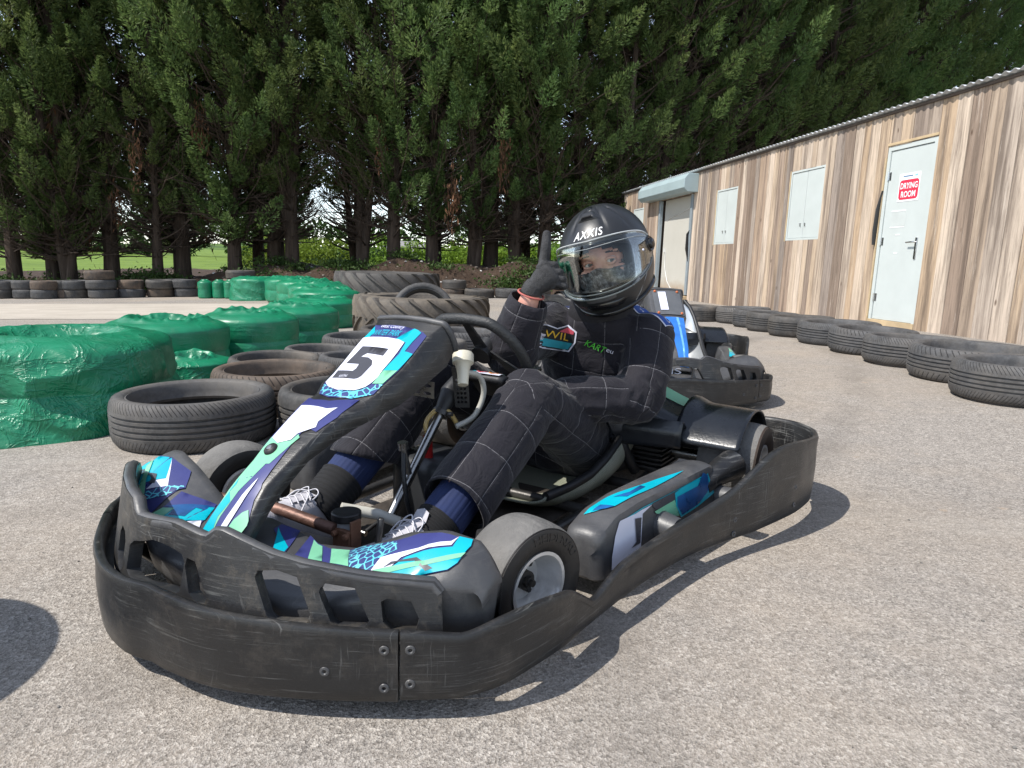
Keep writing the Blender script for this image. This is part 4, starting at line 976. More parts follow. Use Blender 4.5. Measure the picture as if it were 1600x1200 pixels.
PODS_D={
'band' : [(1.056, 0.0), (1.4, 0.0), (2.3, 0.0), (3.4, 0.0), (4.0,0.0), (4.631, 0.0013), (3.745, 0.04), (2.344, 0.0209), (1.707, 0.0233)] ,
'white' : [(1.055, -0.0236), (1.706, 0.0279), (2.303, 0.0324), (2.005, 0.1083), (1.863, 0.7136), (0.447, 0.9861), (0.182, 0.7785), (0.255, 0.5133), (0.601, 0.1633)] ,
'dark' : [(2.305, 0.0089), (3.109, 0.0047), (3.745, 0.04), (3.049, 0.2074), (2.414, 0.163), (2.302, 0.0559)] ,
'mint' : [(2.353, 0.1797), (3.007, 0.1588), (3.173, 0.5107), (2.856, 0.4082), (2.41, 0.2336)] ,
'blue' : [(3.015, 0.0271), (3.424, -0.0015), (4.36, 0.034), (4.617, -0.0132), (4.954, 0.4191), (3.798, 0.5206), (3.221, 0.5474), (3.045, 0.2794)] ,
'blue_in' : [(3.101, 0.1244), (3.957, 0.1274), (4.299, -0.0741), (4.61, 0.0229), (4.642, 0.3012), (3.912, 0.4742), (3.275, 0.5124), (3.09, 0.2923)] ,
'mark' : [(1.642, 0.1019), (1.916, 0.1525), (1.816, 0.6047), (1.419, 0.5972), (1.651, 0.5377)] ,
}
# ------------------------------------------------------------------ kart materials
M_PL=plastic('scuffed_black_plastic',.0125,.12,1.25,.33,(.20,.17,.14),.22)
M_PL2=plastic('grey_worn_plastic',.050,.12,.5,.36,(.26,.24,.21),.22)
M_PL3=plastic('dusty_black_plastic',.018,.12,1.0,.40,(.20,.17,.13),.5)
M_COVER=simple('satin_black_cover',(.012,.014,.018),.27,0,.5,4,.1,90)
M_STEELDK=simple('oily_steel',(.10,.095,.09),.4,.7,.5,9,.1)
M_STEELBR=simple('bare_steel_tube',(.42,.41,.39),.28,1,.3,14)
M_RUST=simple('rusty_steel',(.20,.10,.06),.7,.4,.5,16,.2)
M_ALU=simple('dirty_aluminium',(.72,.71,.69),.34,.45,.25,13,.15)
M_BLACK=simple('black_rubber',(.014,.014,.015),.5,0,.4,20,.1)
M_GRIP=simple('leatherette_rim',(.020,.021,.022),.55,0,.4,30,.3,140)
M_KTYRE=simple('kart_slick_dusty',(.155,.148,.138),.85,0,.45,7,.5,70,(.085,.082,.078))
M_KSIDE=simple('kart_sidewall',(.022,.019,.017),.55,0,.35,9,.15,70)
M_KSIDE2=simple('kart_sidewall_rusty',(.055,.036,.025),.7,0,.5,9,.15,70)
def sticker(name,col,var=.12):
    return simple(name,col,.3,0,var,9)
M_NAVY=sticker('navy_vinyl',(.040,.045,.165)); M_CYAN=sticker('cyan_vinyl',(.0,.37,.47)); M_MINT=sticker('mint_vinyl',(.175,.46,.29))
M_WHT=sticker('white_vinyl',(.62,.63,.73),.05); M_GREY=sticker('dark_grey_vinyl',(.055,.055,.065)); M_BLUE=sticker('blue_vinyl',(.015,.11,.33),.6)
def crackle():
    k=N('crackle_vinyl'); v=k.n('ShaderNodeTexVoronoi',feature='DISTANCE_TO_EDGE'); v.inputs['Scale'].default_value=62
    k.l(k.coord('Object'),v.inputs['Vector'])
    ln=k.ramp(v.outputs['Distance'],[(.0,1),(.05,1),(.10,0)])
    c=k.mix(ln,k.mix(k.noise(20,3,.5),(.03,.04,.13),(.05,.07,.2)),k.mix(k.noise(9,3,.5),(.0,.42,.58),(.25,.62,.62)))
    return k.set(c,.3)
M_CRK=crackle()
STK=[M_NAVY,M_CYAN,M_MINT,M_WHT,M_GREY,M_CRK,M_BLUE,M_PL2]
NV,CY,MI,WH,GY,CR,BL,SH=range(8)
M_CARBON=None
def carbon():
    k=N('glass_fibre_seat'); 
    ck=k.n('ShaderNodeTexChecker'); ck.inputs['Scale'].default_value=260; k.l(k.coord('Object',(1,1,1)),ck.inputs['Vector'])
    c=k.mix(ck.outputs['Fac'],(.17,.185,.14),(.27,.28,.215))
    c=k.mix(k.ramp(k.noise(4,6,.7),[(.45,0),(.75,.6)]),c,(.36,.34,.28))
    return k.set(c,.35,0,k.bump(ck.outputs['Fac'],.15,.002),.5)
M_CARBON=carbon()
M_SILVER=simple('silver_seat_shell',(.52,.54,.55),.3,.55,.12,5)

# ------------------------------------------------------------------ plan of the bumper: x, y, top z   (left half, front centre to rear centre)
RIM=[(1.602,0,.186),(1.600,.06,.185),(1.584,.153,.180),(1.54,.259,.174),(1.487,.351,.169),(1.434,.431,.165),
(1.4318,.4338,.165),(1.385,.494,.159),(1.358,.519,.157),(1.30,.549,.169),(1.223,.565,.166),(1.15,.576,.157),(1.11,.579,.147),(1.05,.580,.110),(1.026,.582,.094),(.995,.583,.096),(.955,.586,.110),(.91,.589,.122),(.87,.593,.128),(.796,.600,.131),(.651,.623,.141),(.56,.645,.150),(.49,.667,.163),(.429,.690,.181),(.381,.708,.203),(.345,.722,.222),(.319,.732,.236),(.27,.747,.256),(.207,.765,.267),(.13,.786,.267),(.065,.800,.262),(-.042,.811,.252),
(-.10,.806,.250),(-.16,.79,.250),(-.21,.755,.250),(-.25,.71,.250),(-.275,.64,.248),(-.285,.56,.243),(-.29,.40,.240),(-.29,.2,.240),(-.29,0,.240)]
IF,IS,IR=5,6,33
def rimpart(i0,i1,sgn):
    return [(x+(.012 if sgn<0 and x>1 else 0),sgn*y*(1.035 if sgn<0 else 1),z) for x,y,z in RIM[i0:i1+1]]
def catmull(P,n):
    P=[Vector(p) for p in P]; o=[]
    for i in range(len(P)-1):
        a=P[max(i-1,0)];b=P[i];c=P[i+1];d=P[min(i+2,len(P)-1)]
        for q in range(n):
            t=q/n; o.append(.5*((2*b)+(c-a)*t+(2*a-5*b+4*c-d)*t*t+(3*b-a-3*c+d)*t**3))
    o.append(P[-1]); return o
def band(path, zb, name, parent, mat, th=.016, fine=3, wob=.0015):
    P=catmull(path,fine); n=len(P); rings=[]
    for i in range(n):
        T=P[min(i+1,n-1)]-P[max(i-1,0)]; T.z=0; T.normalize(); out=Vector((T.y,-T.x,0))
        if out.dot(Vector((P[i].x-.65,P[i].y,0)))<0: out=-out
        x,y,zt=P[i]; h=zt-zb
        w=noise.noise(Vector((x*3,y*3,zb)))*wob
        prof=[(-th,zb+.006),(-.006,zb),(-.001,zb+.005),(.002+w,zb+h*.2),(.004+w,zb+h*.5),(.002+w,zb+h*.8),(.003,zt-.016),(.004,zt-.008),(.001,zt-.001),(-.006,zt+.001),(-th+.003,zt-.002),(-th,zt-.010),(-th,zb+h*.5)]
        rings.append([Vector((x,y,0))+out*d+Vector((0,0,z)) for d,z in prof])
    mb=MB(); mb.rings(rings); return mb.build(name,mat,parent,50)
# upper front bumper: outline in (arc, height) with windows
IN=[(x,y) for i,(x,y,z) in enumerate(rimpart(0,8,1)) if i!=6]; INR=[(x,y) for i,(x,y,z) in enumerate(rimpart(1,8,-1)) if i!=5][::-1]
UP=[Vector((x,y,0)) for x,y in INR+IN]; 
def _in(P,d):
    o=[]
    for i in range(len(P)):
        T=P[min(i+1,len(P)-1)]-P[max(i-1,0)]; T.normalize(); n=Vector((-T.y,T.x,0)); o.append(P[i]+n*d)
    return o
UPc=catmull(UP,4); UPi=_in(UPc,.030); 
ARC=[0.0]
for a,b in zip(UPi,UPi[1:]): ARC.append(ARC[-1]+(b-a).length)
_c=min(range(len(UPi)),key=lambda i:abs(UPi[i].y)); ARC=[a-ARC[_c] for a in ARC]
_ax=[p.x for p in UPi]; _ay=[p.y for p in UPi]
def up_surf(s,z,lean=.16):
    x=float(np.interp(s,ARC,_ax)); y=float(np.interp(s,ARC,_ay))
    x2=float(np.interp(s+.01,ARC,_ax))-float(np.interp(s-.01,ARC,_ax)); y2=float(np.interp(s+.01,ARC,_ay))-float(np.interp(s-.01,ARC,_ay))
    L=hypot(x2,y2) or 1; n=(-y2/L,x2/L); d=lean*(z-.13)
    return Vector((x+n[0]*d,y+n[1]*d,z))
UP_OUT=[(-.545,.132),(-.545,.245),(-.50,.272),(-.42,.288),(-.30,.297),(-.20,.300),(-.134,.299),(-.118,.282),(-.10,.276),(-.041,.281),(.009,.283),(.055,.280),(.083,.277),(.098,.277),(.119,.292),(.135,.293),(.16,.287),(.2,.275),(.234,.265),(.288,.254),(.348,.245),(.394,.239),(.424,.236),(.467,.233),(.512,.229),(.524,.215),(.527,.132)]
UP_W=[[(-.185,.232),(-.160,.229),(-.146,.214),(-.150,.160),(-.165,.150),(-.19,.155),(-.205,.175),(-.203,.215)],
[(-.1,.228),(-.032,.245),(.043,.236),(.052,.223),(.046,.172),(.036,.166),(-.105,.160),(-.122,.168),(-.118,.215)],
[(.058,.233),(.079,.231),(.112,.176),(.110,.165),(.089,.163),(.070,.174),(.054,.218)],
[(.211,.236),(.245,.240),(.281,.231),(.306,.172),(.301,.157),(.242,.155),(.231,.163),(.206,.225)],
[(.322,.216),(.33,.223),(.379,.217),(.404,.165),(.398,.153),(.351,.153),(.340,.161),(.319,.208)],
[(.423,.196),(.433,.201),(.473,.197),(.487,.168),(.482,.148),(.441,.148),(.427,.163)]]
def outer_to_kart_tyre(): pass
def kart_wheel(parent,c,R,W,rimR,steer,side_mat,hero=True,name='wheel'):
    w=bpy.data.objects.new(name,None)
    h=W/2
    prof=[(rimR,-h*.72),(rimR+.008,-h*.86),(R*.80,-h*.98),(R*.92,-h*.94),(R*.965,-h*.80),(R*.985,-h*.6),(R*.997,-h*.3),(R,0),(R*.997,h*.3),(R*.985,h*.6),(R*.965,h*.80),(R*.945,h*.87),(R*.94,h*.90),(R*.93,h*.885),(R*.92,h*.93),(R*.80,h*.99),(rimR+.016,h*.93),(rimR+.013,h*.90),(rimR+.008,h*.86),(rimR,h*.72),(rimR+.01,h*.5),(rimR+.012,-h*.5)]
    mb=MB(); n=64; k=len(prof); vs=[];fs=[];ms=[]
    for i in range(n):
        a=2*pi*i/n
        for r,z in prof: vs.append((r*cos(a),r*sin(a),z))
    for i in range(n):
        for j in range(k):
            b=(j+1)%k; mb.f.append([i*k+j,((i+1)%n)*k+j,((i+1)%n)*k+b,i*k+b]); mb.m.append(0 if 3<=j<11 else 1)
    mb.v=[Vector(v) for v in vs]
    sgn=1 if c[1]>0 else -1
    Mx=Matrix.Translation(c)@Matrix.Rotation(steer,4,'Z')@Matrix.Rotation(-sgn*pi/2,4,'X')
    w=mb.build(name,[M_KTYRE,side_mat],parent,45); w.matrix_local=Mx
    rp=[(rimR+.004,h*.80),(rimR+.006,h*.90),(rimR-.001,h*.90),(rimR-.004,h*.84),(rimR-.006,h*.5),(rimR*.72,h*.12),(rimR*.68,h*.02),(.028,h*.0),(.0,h*.0),(.0,-h*.1),(rimR*.7,-h*.1),(rimR-.004,-h*.4),(rimR-.004,-h*.9),(rimR+.004,-h*.9)]
    mb=MB(); mb.lathe(rp,40,closed=False); r_=mb.build('rim',M_ALU,w,40)
    mb=MB(); mb.cyl((0,0,-.0),(0,0,h*.30),.020,18); mb.cyl((0,0,h*.28),(0,0,h*.46),.0125,6); mb.cyl((0,0,h*.44),(0,0,h*.6),.007,12); hb=mb.build('hub_nut',M_STEELDK,r_,40)
    if hero:
        mb=MB()
        for a in (0,2.09,4.19): mb.cyl((rimR*.5*cos(a),rimR*.5*sin(a),h*.0),(rimR*.5*cos(a),rimR*.5*sin(a),h*.16),.006,6)
        mb.cyl((rimR*.72*cos(4.6),rimR*.72*sin(4.6),h*.1),(rimR*.78*cos(4.6),rimR*.78*sin(4.6),h*.5),.006,8)
        mb.build('valve_and_bolts',M_BLACK,r_,40)
    return w
def ring_text(s, parent, r0, r1, a_mid, z, span, mat, name='raised_lettering'):
    V,F,asp=text_poly(s); mb=MB()
    mb.add([( (r0+(r1-r0)*v)*cos(a_mid+span*(.5-u)), (r0+(r1-r0)*v)*sin(a_mid+span*(.5-u)), z) for u,v in V],F)
    return mb.build(name,mat,parent,0,solid=.0016,soff=0)
# ------------------------------------------------------------------ seat
SEAT=[(.62,.085,.17,.600,.112),(.53,.048,.19,.505,.118),(.44,.036,.205,.400,.130),(.32,.034,.213,.305,.163),(.20,.045,.215,.226,.200),(.10,.075,.215,.160,.240),(.03,.13,.214,.100,.285),(-.02,.22,.208,.050,.330),(-.06,.32,.195,.0,.390),(-.09,.41,.172,-.05,.450),(-.11,.47,.14,-.09,.49)]
def seat(parent,mat,top=1.0,shift=0,wid=1.0,back=0):
    def fn(u,v):
        i=u*(len(SEAT)-1); k=min(int(i),len(SEAT)-2); f=i-k
        q=[a+(b-a)*f for a,b in zip(SEAT[k],SEAT[k+1])]
        p=v*2-1; th_=abs(p)*pi/2; s_=(1-cos(th_))**1.15
        y=(1 if p>0 else -1)*(q[2]*sin(th_)**.62+.022*sin(pi*abs(p)**2.2)*min(1,u*3))
        x=q[0]+(q[3]-q[0])*s_; z=q[1]+(q[4]-q[1])*s_
        return (x+back,y*wid+shift,z*top)
    mb=MB(); mb.grid(fn,44,30); s_=mb.build('seat',mat,parent,60,solid=.007,soff=0)
    edge=[fn(u,1.0) for u in np.linspace(0,1,30)]+[fn(1,v) for v in np.linspace(.95,.05,14)]+[fn(u,0.0) for u in np.linspace(1,0,30)]
    mb=MB(); mb.tube(edge,.0135,10); mb.build('seat_edge',M_BLACK,s_,60)
    return s_
# ------------------------------------------------------------------ nose cone
def nose_cone(parent, mat, hero=True):
    rings=[]
    for q in np.linspace(0,11,56):
        X,Z,w,xl,zl,wl=lerp_tab(NOSE,q)
        wm=max(w,wl)+.002
        def P(t,yy,extra=0):  # blend top -> lower
            return (X+(xl-X)*t,yy,Z+(zl-Z)*t)
        half=[(0,Z+.006),(w*.5,Z+.0047),(w,Z)]
        pts=[]
        L=[(xl+.004,-wl+.014,zl-.004),P(1,-wl),P(.72,-(wl*.8+w*.2)-.004),P(.4,-(wl+w)/2-.007),P(.14,-w*.82-wl*.18-.006),P(.03,-w-.004)]
        T=[(X,-w,Z),(X,-w*.5,Z+.0045),(X,0,Z+.006),(X,w*.5,Z+.0045),(X,w,Z)]
        Rr=[(a,-b,c) for a,b,c in L[::-1]]
        rings.append([Vector(p) for p in L+T+Rr])
    mb=MB(); mb.rings(rings,caps=False,closed=False)
    o=mb.build('nose_cone',mat,parent,60)
    pz=[p for p in o.data.polygons if p.center.x>1.0 and abs(p.center.y)<.02]
    if sum(p.normal.z for p in pz)<0: o.data.flip_normals()
    md=o.modifiers.new('solid','SOLIDIFY'); md.thickness=.006; md.offset=-1
    X,Z,w,xl,zl,wl=lerp_tab(NOSE,0)
    mb=MB(); r0=rings[0]; mb.tube([p+Vector((-.004,0,.002)) for p in r0],.008,8); mb.build('rim_lip',M_PL2,o,60)
    return o
def nose_bolts(o):
    for (u,v) in ((7.309,-.0148),):
        p,n=surf_map(nose_surf,u,v,0); n=n if n.z>0 else -n
        mb=MB(); M=Matrix.Translation(p)@n.to_track_quat('Z','Y').to_matrix().to_4x4()
        mb.lathe([(0,.007),(.006,.007),(.008,.0085),(.014,.006),(.0155,.002),(.0155,-.002),(0,-.002)],24,M=M,closed=False); b=mb.build('bolt_cap',M_BLACK,o,50)
        mb=MB(); mb.lathe([(0,.0095),(.006,.009),(.007,.007)],12,M=M,closed=False); mb.build('bolt_head',M_STEELBR,b,50)
def writing_on(s, surf, u0,v0,u1,v1, hgt, mat, parent, ku, shear=0, off=.0045, flipn=1, name='lettering', taper=0):
    """line of writing whose baseline runs from (u0,v0) to (u1,v1) on SURF, letters rising by hgt (metres) across it"""
    V,F,_=text_poly(s,shear); mb=MB(); vs=[]
    a=Vector((u0*ku,v0)); b=Vector((u1*ku,v1)); d=(b-a); L=d.length; d.normalize(); up=Vector((-d.y,d.x))
    for x,y in V:
        q=a+d*(L*x)+up*(hgt*y*flipn)
        p,n=surf_map(surf,q.x/ku,q.y,0); n=n if n.z>0 else -n
        vs.append(p+n*off)
    mb.add(vs,F); return mb.build(name,mat,parent,0)
# ------------------------------------------------------------------ front spoiler
def spoiler(parent, mat):
    vs=np.r_[-.508,-.507,-.504,-.499,-.492,-.483,-.472,np.linspace(-.46,.46,55),.472,.483,.492,.499,.504,.507,.508]; rings=[]
    for y in vs:
        k=1.035 if y<0 else 1.0; fx,fz,rx,rz=lerp_tab(SPOIL,abs(y)); e=min(1,max(0,(abs(y)-.465)/.043)); e=1-sqrt(1-e*e); sh=.034*e; fx-=.03*e; rx+=.02*e; fz-=.01*e
        pr=[(fx-.03,.075)]
        pr+=[(fx-.006,fz-.05),(fx+.002,fz-.012)]
        for u in (0,.12,.3,.5,.7,.88,1.0):
            p=spoil_surf(u,y); pr.append((p[0],p[2]-sh))
        pr+=[(rx-.007,rz-.010-sh),(rx-.008,rz-.035),(rx-.002,max(.075,rz-.14)),(rx+.02,.072)]
        rings.append([Vector((x,y*k,z)) for x,z in pr])
    mb=MB(); mb.rings(rings); return mb.build('front_spoiler',mat,parent,80)
def spoil_k(u,v):
    p=spoil_surf(u,v); return (p[0],p[1]*(1.035 if p[1]<0 else 1),p[2])
# ------------------------------------------------------------------ pods
def pod(parent, mat, sgn=1):
    rings=[]
    st=[-.6,-.5,-.4,-.3,-.2,-.1]+list(np.linspace(0,5,24))+[5.1,5.2,5.3]
    for q in st:
        X,yi,yr,zi,zr,yo=lerp_tab(POD,max(0,min(5,q))); 
        ins=0
        if q<0: w_=-q/.6; X=.845+.032*sin(w_*pi/2); e_=1-cos(w_*pi/2); ins=.030*e_; zi-=.030*e_; zr-=.030*e_
        if q>5: w_=(q-5)/.3; X-=.028*sin(w_*pi/2); e_=1-cos(w_*pi/2); ins=.026*e_; zi-=.026*e_; zr-=.026*e_
        pr=[(yi-.03+ins,.045+ins*.6),(yi-.012+ins,zi-.05),(yi+ins*.6,zi-.006)]
        for v in (.06,.25,.5,.75,.94): pr.append((yi+ins+(yr-yi-2*ins)*v, zi+(zr-zi)*v+.008*sin(pi*v)))
        pr+=[(yr-ins*.5,zr-.012)]
        for v in (.2,.45,.7,.92): pr.append((yr+(yo-yr)*v-ins,zr-.012+(.05-zr+.012)*v))
        pr+=[(yo-.015-ins,.045+ins*.5)]
        rings.append([Vector((X,sgn*y,z)) for y,z in pr])
    mb=MB(); mb.rings(rings); return mb.build('side_pod',mat,parent,50)
def mir(surf): return lambda u,v:(lambda p:(p[0],-p[1],p[2]))(surf(u,v))

def build_kart(root, hero=True):
    # --- bumper ring
    front=rimpart(1,IF,-1)[::-1]+rimpart(0,IF,1)
    fb=band(front,.037,'front_bumper',root,M_PL)
    def rivet(M,par):
        r=MB(); r.lathe([(.0028,.0005),(.0045,.0022),(.0075,.0018),(.0085,0)],16,M=M,closed=False); r.build('rivet',M_PL2,par,50)
    for sgn in (1,-1):
        side=rimpart(IS,IR,sgn)
        sb=band(side,.040,'side_bumper',root,M_PL if sgn>0 else M_PL)
        # fixing rivets
        mb=MB(); mb2=MB()
        for (i,z) in ((0,.075),(0,.135),(17,.10),(17,.06),(23,.13),(23,.075)):
            x,y,zt=side[i]; a=side[min(i+1,len(side)-1)]; T=Vector((a[0]-x,a[1]-y,0)).normalized(); nrm=Vector((T.y,-T.x,0)); nrm=nrm if nrm.dot(Vector((x-.65,y,0)))>0 else -nrm
            p=Vector((x,y,z))+T*.016+nrm*.003; M=Matrix.Translation(p)@nrm.to_track_quat('Z','Y').to_matrix().to_4x4()
            rivet(M,sb)
    mb=MB()
    for (i,z) in ((4,.095),(5,.135),(5,.068)):
        P=rimpart(0,IF,1); x,y,_=P[i]; b=P[i-1]; T=Vector((x-b[0],y-b[1],0)).normalized(); nrm=Vector((T.y,-T.x,0)); nrm=nrm if nrm.x>0 else -nrm
        p=Vector((x,y,z))-T*.022+nrm*.004; rivet(Matrix.Translation(p)@nrm.to_track_quat('Z','Y').to_matrix().to_4x4(),fb)
    rear=rimpart(IR,len(RIM)-1,1)+rimpart(IR,len(RIM)-2,-1)[::-1]
    rb=band(rear,.06,'rear_bumper',root,M_PL)
    for y in (.50,-.5):
        mb=MB(); mb.lathe([(.006,.004),(.010,.006),(.014,.003),(.015,-.002)],18,M=Matrix.Translation((-.268,y+.05,.20))@Matrix.Rotation(pi/2,4,'Y'),closed=False); mb.build('rivet',M_WHT,rb,50)
    # --- upper front bumper with windows
    V,F=tri2d(UP_OUT,UP_W,.012)
    mb=MB(); mb.add([up_surf(s,z) for s,z in V],F)
    ub=mb.build('upper_bumper',M_PL3,root,50,solid=.024,soff=-1,bevel=.003)
    # rolled top edge and window lips
    mb=MB(); mb.tube([up_surf(s,z-.009)+(lambda p:Vector((-.6*(p.x-.9),-.6*p.y*1.6,0)).normalized()*.012)(up_surf(s,z)) for s,z in UP_OUT[1:-1]],.0128,8); mb.build('rolled_edge',M_PL2,ub,60)
    mb=MB()
    L=[up_surf(s,.131) for s in np.linspace(-.54,.527,60)]; K=_in([Vector((p.x,p.y,0)) for p in L],-.022)
    mb.rings([[p,Vector((q.x,q.y,.128)),Vector((q.x,q.y,.118)),p-Vector((0,0,.012))] for p,q in zip(L,K)]); mb.build('ledge',M_PL3,ub,60)
    # --- spoiler, nose, pods
    sp=spoiler(root,M_PL2)
    nz=nose_cone(root,M_PL if hero else M_PL2)
    pl=pod(root,M_PL2,1); pr=pod(root,M_PL2,-1)
    for sgn,po in ((1,pl),(-1,pr)):
        mb=MB(); mb.tube([(.61,sgn*.555,.115),(.62,sgn*.612,.112)],[.040,.034],18); mb.build('bumper_stay',M_PL2,po,50)
        mb=MB(); mb.tube([(.30,sgn*.60,.12),(.31,sgn*.69,.12)],[.03,.028],16); mb.build('bumper_stay',M_PL2,po,50)
        mb=MB(); mb.tube([(.36,sgn*.585,.150),(.31,sgn*.597,.168),(.25,sgn*.612,.180),(.195,sgn*.622,.182)],[.028,.030,.040,.046],20); mb.build('tail_tube',M_PL,po,50)
    if hero:
        D=SPOIL_D
        def spd(it): decals('graphics',it,spoil_k,STK,sp,ku=.16,step=.014,off=.0004,flip=-1,base=3)
        spd([(D['L2_base'],NV),(D['L2_cyan'],CY)]); spd([(D['R_base'],NV),(D['R_cyan'],CY),(D['R_white'],WH),(D['R_crackle'],CR),(D['R_mark'],GY),(D['R_mint'],MI)]); spd([(D['RC_base'],NV),(D['RC_cyan'],CY),(D['RC_white'],WH),(D['RC_navy'],BL),(D['RC_mint'],MI),(D['RC_mark'],GY)])
        decals('graphics',[(D['L_base'],NV),(D['L_crackle'],CR),(D['L_mint2'],MI),(D['L_mint3'],MI),(D['L_white'],WH),(D['L_cyan'],CY),(D['L_mark'],GY),(D['L_mint'],MI)],spoil_k,STK,sp,ku=.16,step=.014,off=.0004,flip=-1,base=3)
        D=NOSE_D
        decals('graphics',[(D['sticker'],NV),(D['crackle'],CR),(D['cyanL'],CY),(D['cyanR'],CY),(D['mint'],MI),(D['shield'],WH),(D['five'],GY)],nose_surf,STK,nz,ku=.045,step=.012,off=.0004,flip=1,base=3)
        decals('graphics',[(D['stem_navy'],NV),(D['stem_mint'],MI),(D['stem_cyan'],CY),(D['stem_white'],WH),(D['stem_mint2'],MI),(D['stem_shine'],WH)],nose_surf,STK,nz,ku=.045,step=.012,off=.0004,flip=1,base=3)
        writing_on('West Country',nose_surf,1.10,-.060,1.10,.014,.017,M_WHT,nz,.1,.15,.0065,1)
        writing_on('WATER PARK',nose_surf,1.30,-.066,1.28,.018,.017,M_CYAN,nz,.1,.2,.0065,1)
        writing_on('KARTING',nose_surf,2.80,-.045,2.77,-.022,.006,M_WHT,nz,.07,0,.0065,1)
        nose_bolts(nz)
        decals('graphics',[(PODT_D['top'],CY),(PODT_D['topblue'],BL),(PODT_D['topblue2'],BL)],podtop_surf,STK,pl,ku=.11,step=.014,off=.0005,flip=-1,base=3)
        decals('graphics',[(PODS_D['band'],CY),(PODS_D['white'],WH),(PODS_D['dark'],GY),(PODS_D['mint'],MI),(PODS_D['blue'],CY),(PODS_D['blue_in'],BL),(PODS_D['mark'],GY)],podside_surf,STK,pl,ku=.11,step=.014,off=.0005,flip=-1,base=3)
        decals('graphics',[(PODT_D['top'],CY),(PODT_D['topblue'],BL),(PODT_D['topblue2'],NV)],mir(podtop_surf),STK,pr,ku=.11,step=.014,off=.0005,flip=1,base=3)
    else:
        decals('graphics',[([(1.4,.3),(3.8,.68),(3.3,.8),(1.2,.75)],CY),([(2.6,.5),(3.9,.68),(3.5,.78),(2.6,.75)],MI)],podtop_surf,STK,pl,ku=.11,step=.016,off=.0005,flip=-1,base=3)
    # --- wheels
    st=radians(-14) if hero else 0
    wl=kart_wheel(root,(1.085,.447,.126),.126,.118,.066,st,M_KSIDE)
    wr=kart_wheel(root,(1.085,-.455,.126),.126,.118,.066,st,M_KSIDE)
    for y in (.585,-.585): kart_wheel(root,(0,y,.138),.138,.19,.066,0,M_KSIDE2)
    if hero:
        ring_text('HEIDENAU',wl,.094,.110,radians(-115),.059*.985,1.35,M_KSIDE)
    # --- chassis
    mb=MB()
    for s in (1,-1):
        mb.tube([(1.44,s*.20,.075),(1.20,s*.21,.06),(.95,s*.30,.06),(.5,s*.31,.06),(.2,s*.33,.06),(-.2,s*.30,.075)],.016,10)
        mb.tube([(1.085,s*.21,.07),(1.085,s*.36,.12)],.016,8); mb.cyl((1.085,s*.33,.06),(1.085,s*.35,.2),.014,8)
        mb.tube([(1.44,s*.13,.09),(1.44,s*.13,.16)],.012,8)
        mb.tube([(.3,s*.33,.07),(.3,s*.47,.08)],.013,8); mb.tube([(.75,s*.31,.07),(.75,s*.46,.08)],.013,8)
    mb.tube([(1.2,-.21,.06),(1.2,.21,.06)],.016,10); mb.tube([(.5,-.31,.06),(.5,.31,.06)],.016,10); mb.tube([(.2,-.33,.06),(.2,.33,.06)],.016,10)
    mb.tube([(1.42,-.36,.10),(1.46,0,.10),(1.42,.36,.10)],.014,8)
    mb.build('chassis',M_STEELDK,root,50)
    mb=MB(); mb.box((.85,0,.036),(1.0,.48,.006)); mb.build('floor_tray',simple('dirty_floor_tray',(.075,.062,.05),.7,.2,.5,14,.3,60),root,0)
    mb=MB(); mb.cyl((0,-.60,.138),(0,.60,.138),.02,14); mb.cyl((0,-.15,.138),(0,-.13,.138),.09,24); mb.build('rear_axle',M_STEELBR,root,40)
    mb=MB()
    for s in (1,-1): mb.tube([(1.04,.0+.03*s,.085),(1.06,s*.2,.10),(1.06,s*.36,.12)],.008,8)
    mb.build('tie_rods',M_STEELBR,root,50)
    # pedals and cross bar
    mb=MB(); mb.tube([(1.285,-.31,.193),(1.235,-.1,.190),(1.21,.045,.170)],.0135,12); mb.build('cross_bar',simple('worn_red_brown_tube',(.22,.12,.09),.5,.5,.6,11,.2),root,50)
    mb=MB(); mb.box((1.203,.062,.135),(.012,.05,.075)); mb.box((1.19,.088,.15),(.03,.006,.09)); mb.box((1.19,.036,.145),(.03,.006,.085)); mb.cyl((1.21,.05,.165),(1.222,.05,.165),.007,8); mb.cyl((1.21,.085,.165),(1.222,.085,.165),.007,8); mb.build('pedal_bracket',M_RUST,root,40,bevel=.002)
    for s,x in ((.13,1.17),(-.13,1.24)):
        mb=MB(); mb.tube([(x-.02,s,.06),(x,s,.12),(x-.015,s,.2)],.008,8); mb.box((x+.0,s,.115),(.012,.06,.03)); mb.build('pedal',M_STEELDK,root,40,bevel=.003)
    mb=MB(); mb.cyl((1.175,.045,.11),(1.175,.045,.185),.028,18); r_=mb.build('brake_reservoir',simple('cloudy_plastic_bottle',(.30,.31,.32),.4),root,40)
    mb=MB(); mb.cyl((1.175,.045,.183),(1.175,.045,.202),.033,20); mb.build('reservoir_cap',M_BLACK,r_,40,bevel=.003)
    mb=MB(); mb.tube([(1.12,-.03,.175),(1.05,.02,.150),(1.02,.06,.13)],.014,10); mb.build('white_lever',simple('off_white_plastic',(.55,.53,.46),.4),root,50)
    # fuel tank, filler, hoses
    def tank(u,v):
        a=2*pi*v; sx=.085;sy=.10; z=.06+.18*u; e=1-.25*max(0,(u-.8)/.2)**2
        c,s=cos(a),sin(a); f=(abs(c)**4+abs(s)**4)**-.25
        return (.790+sx*c*f*e,-.02+sy*s*f*e,z)
    mb=MB(); mb.grid(tank,14,32,cv=True); mb.f.append([13*32+i for i in range(32)]); mb.m.append(0)
    tk=mb.build('fuel_tank',simple('black_fuel_tank',(.030,.032,.035),.35,0,.3,5),root,50)
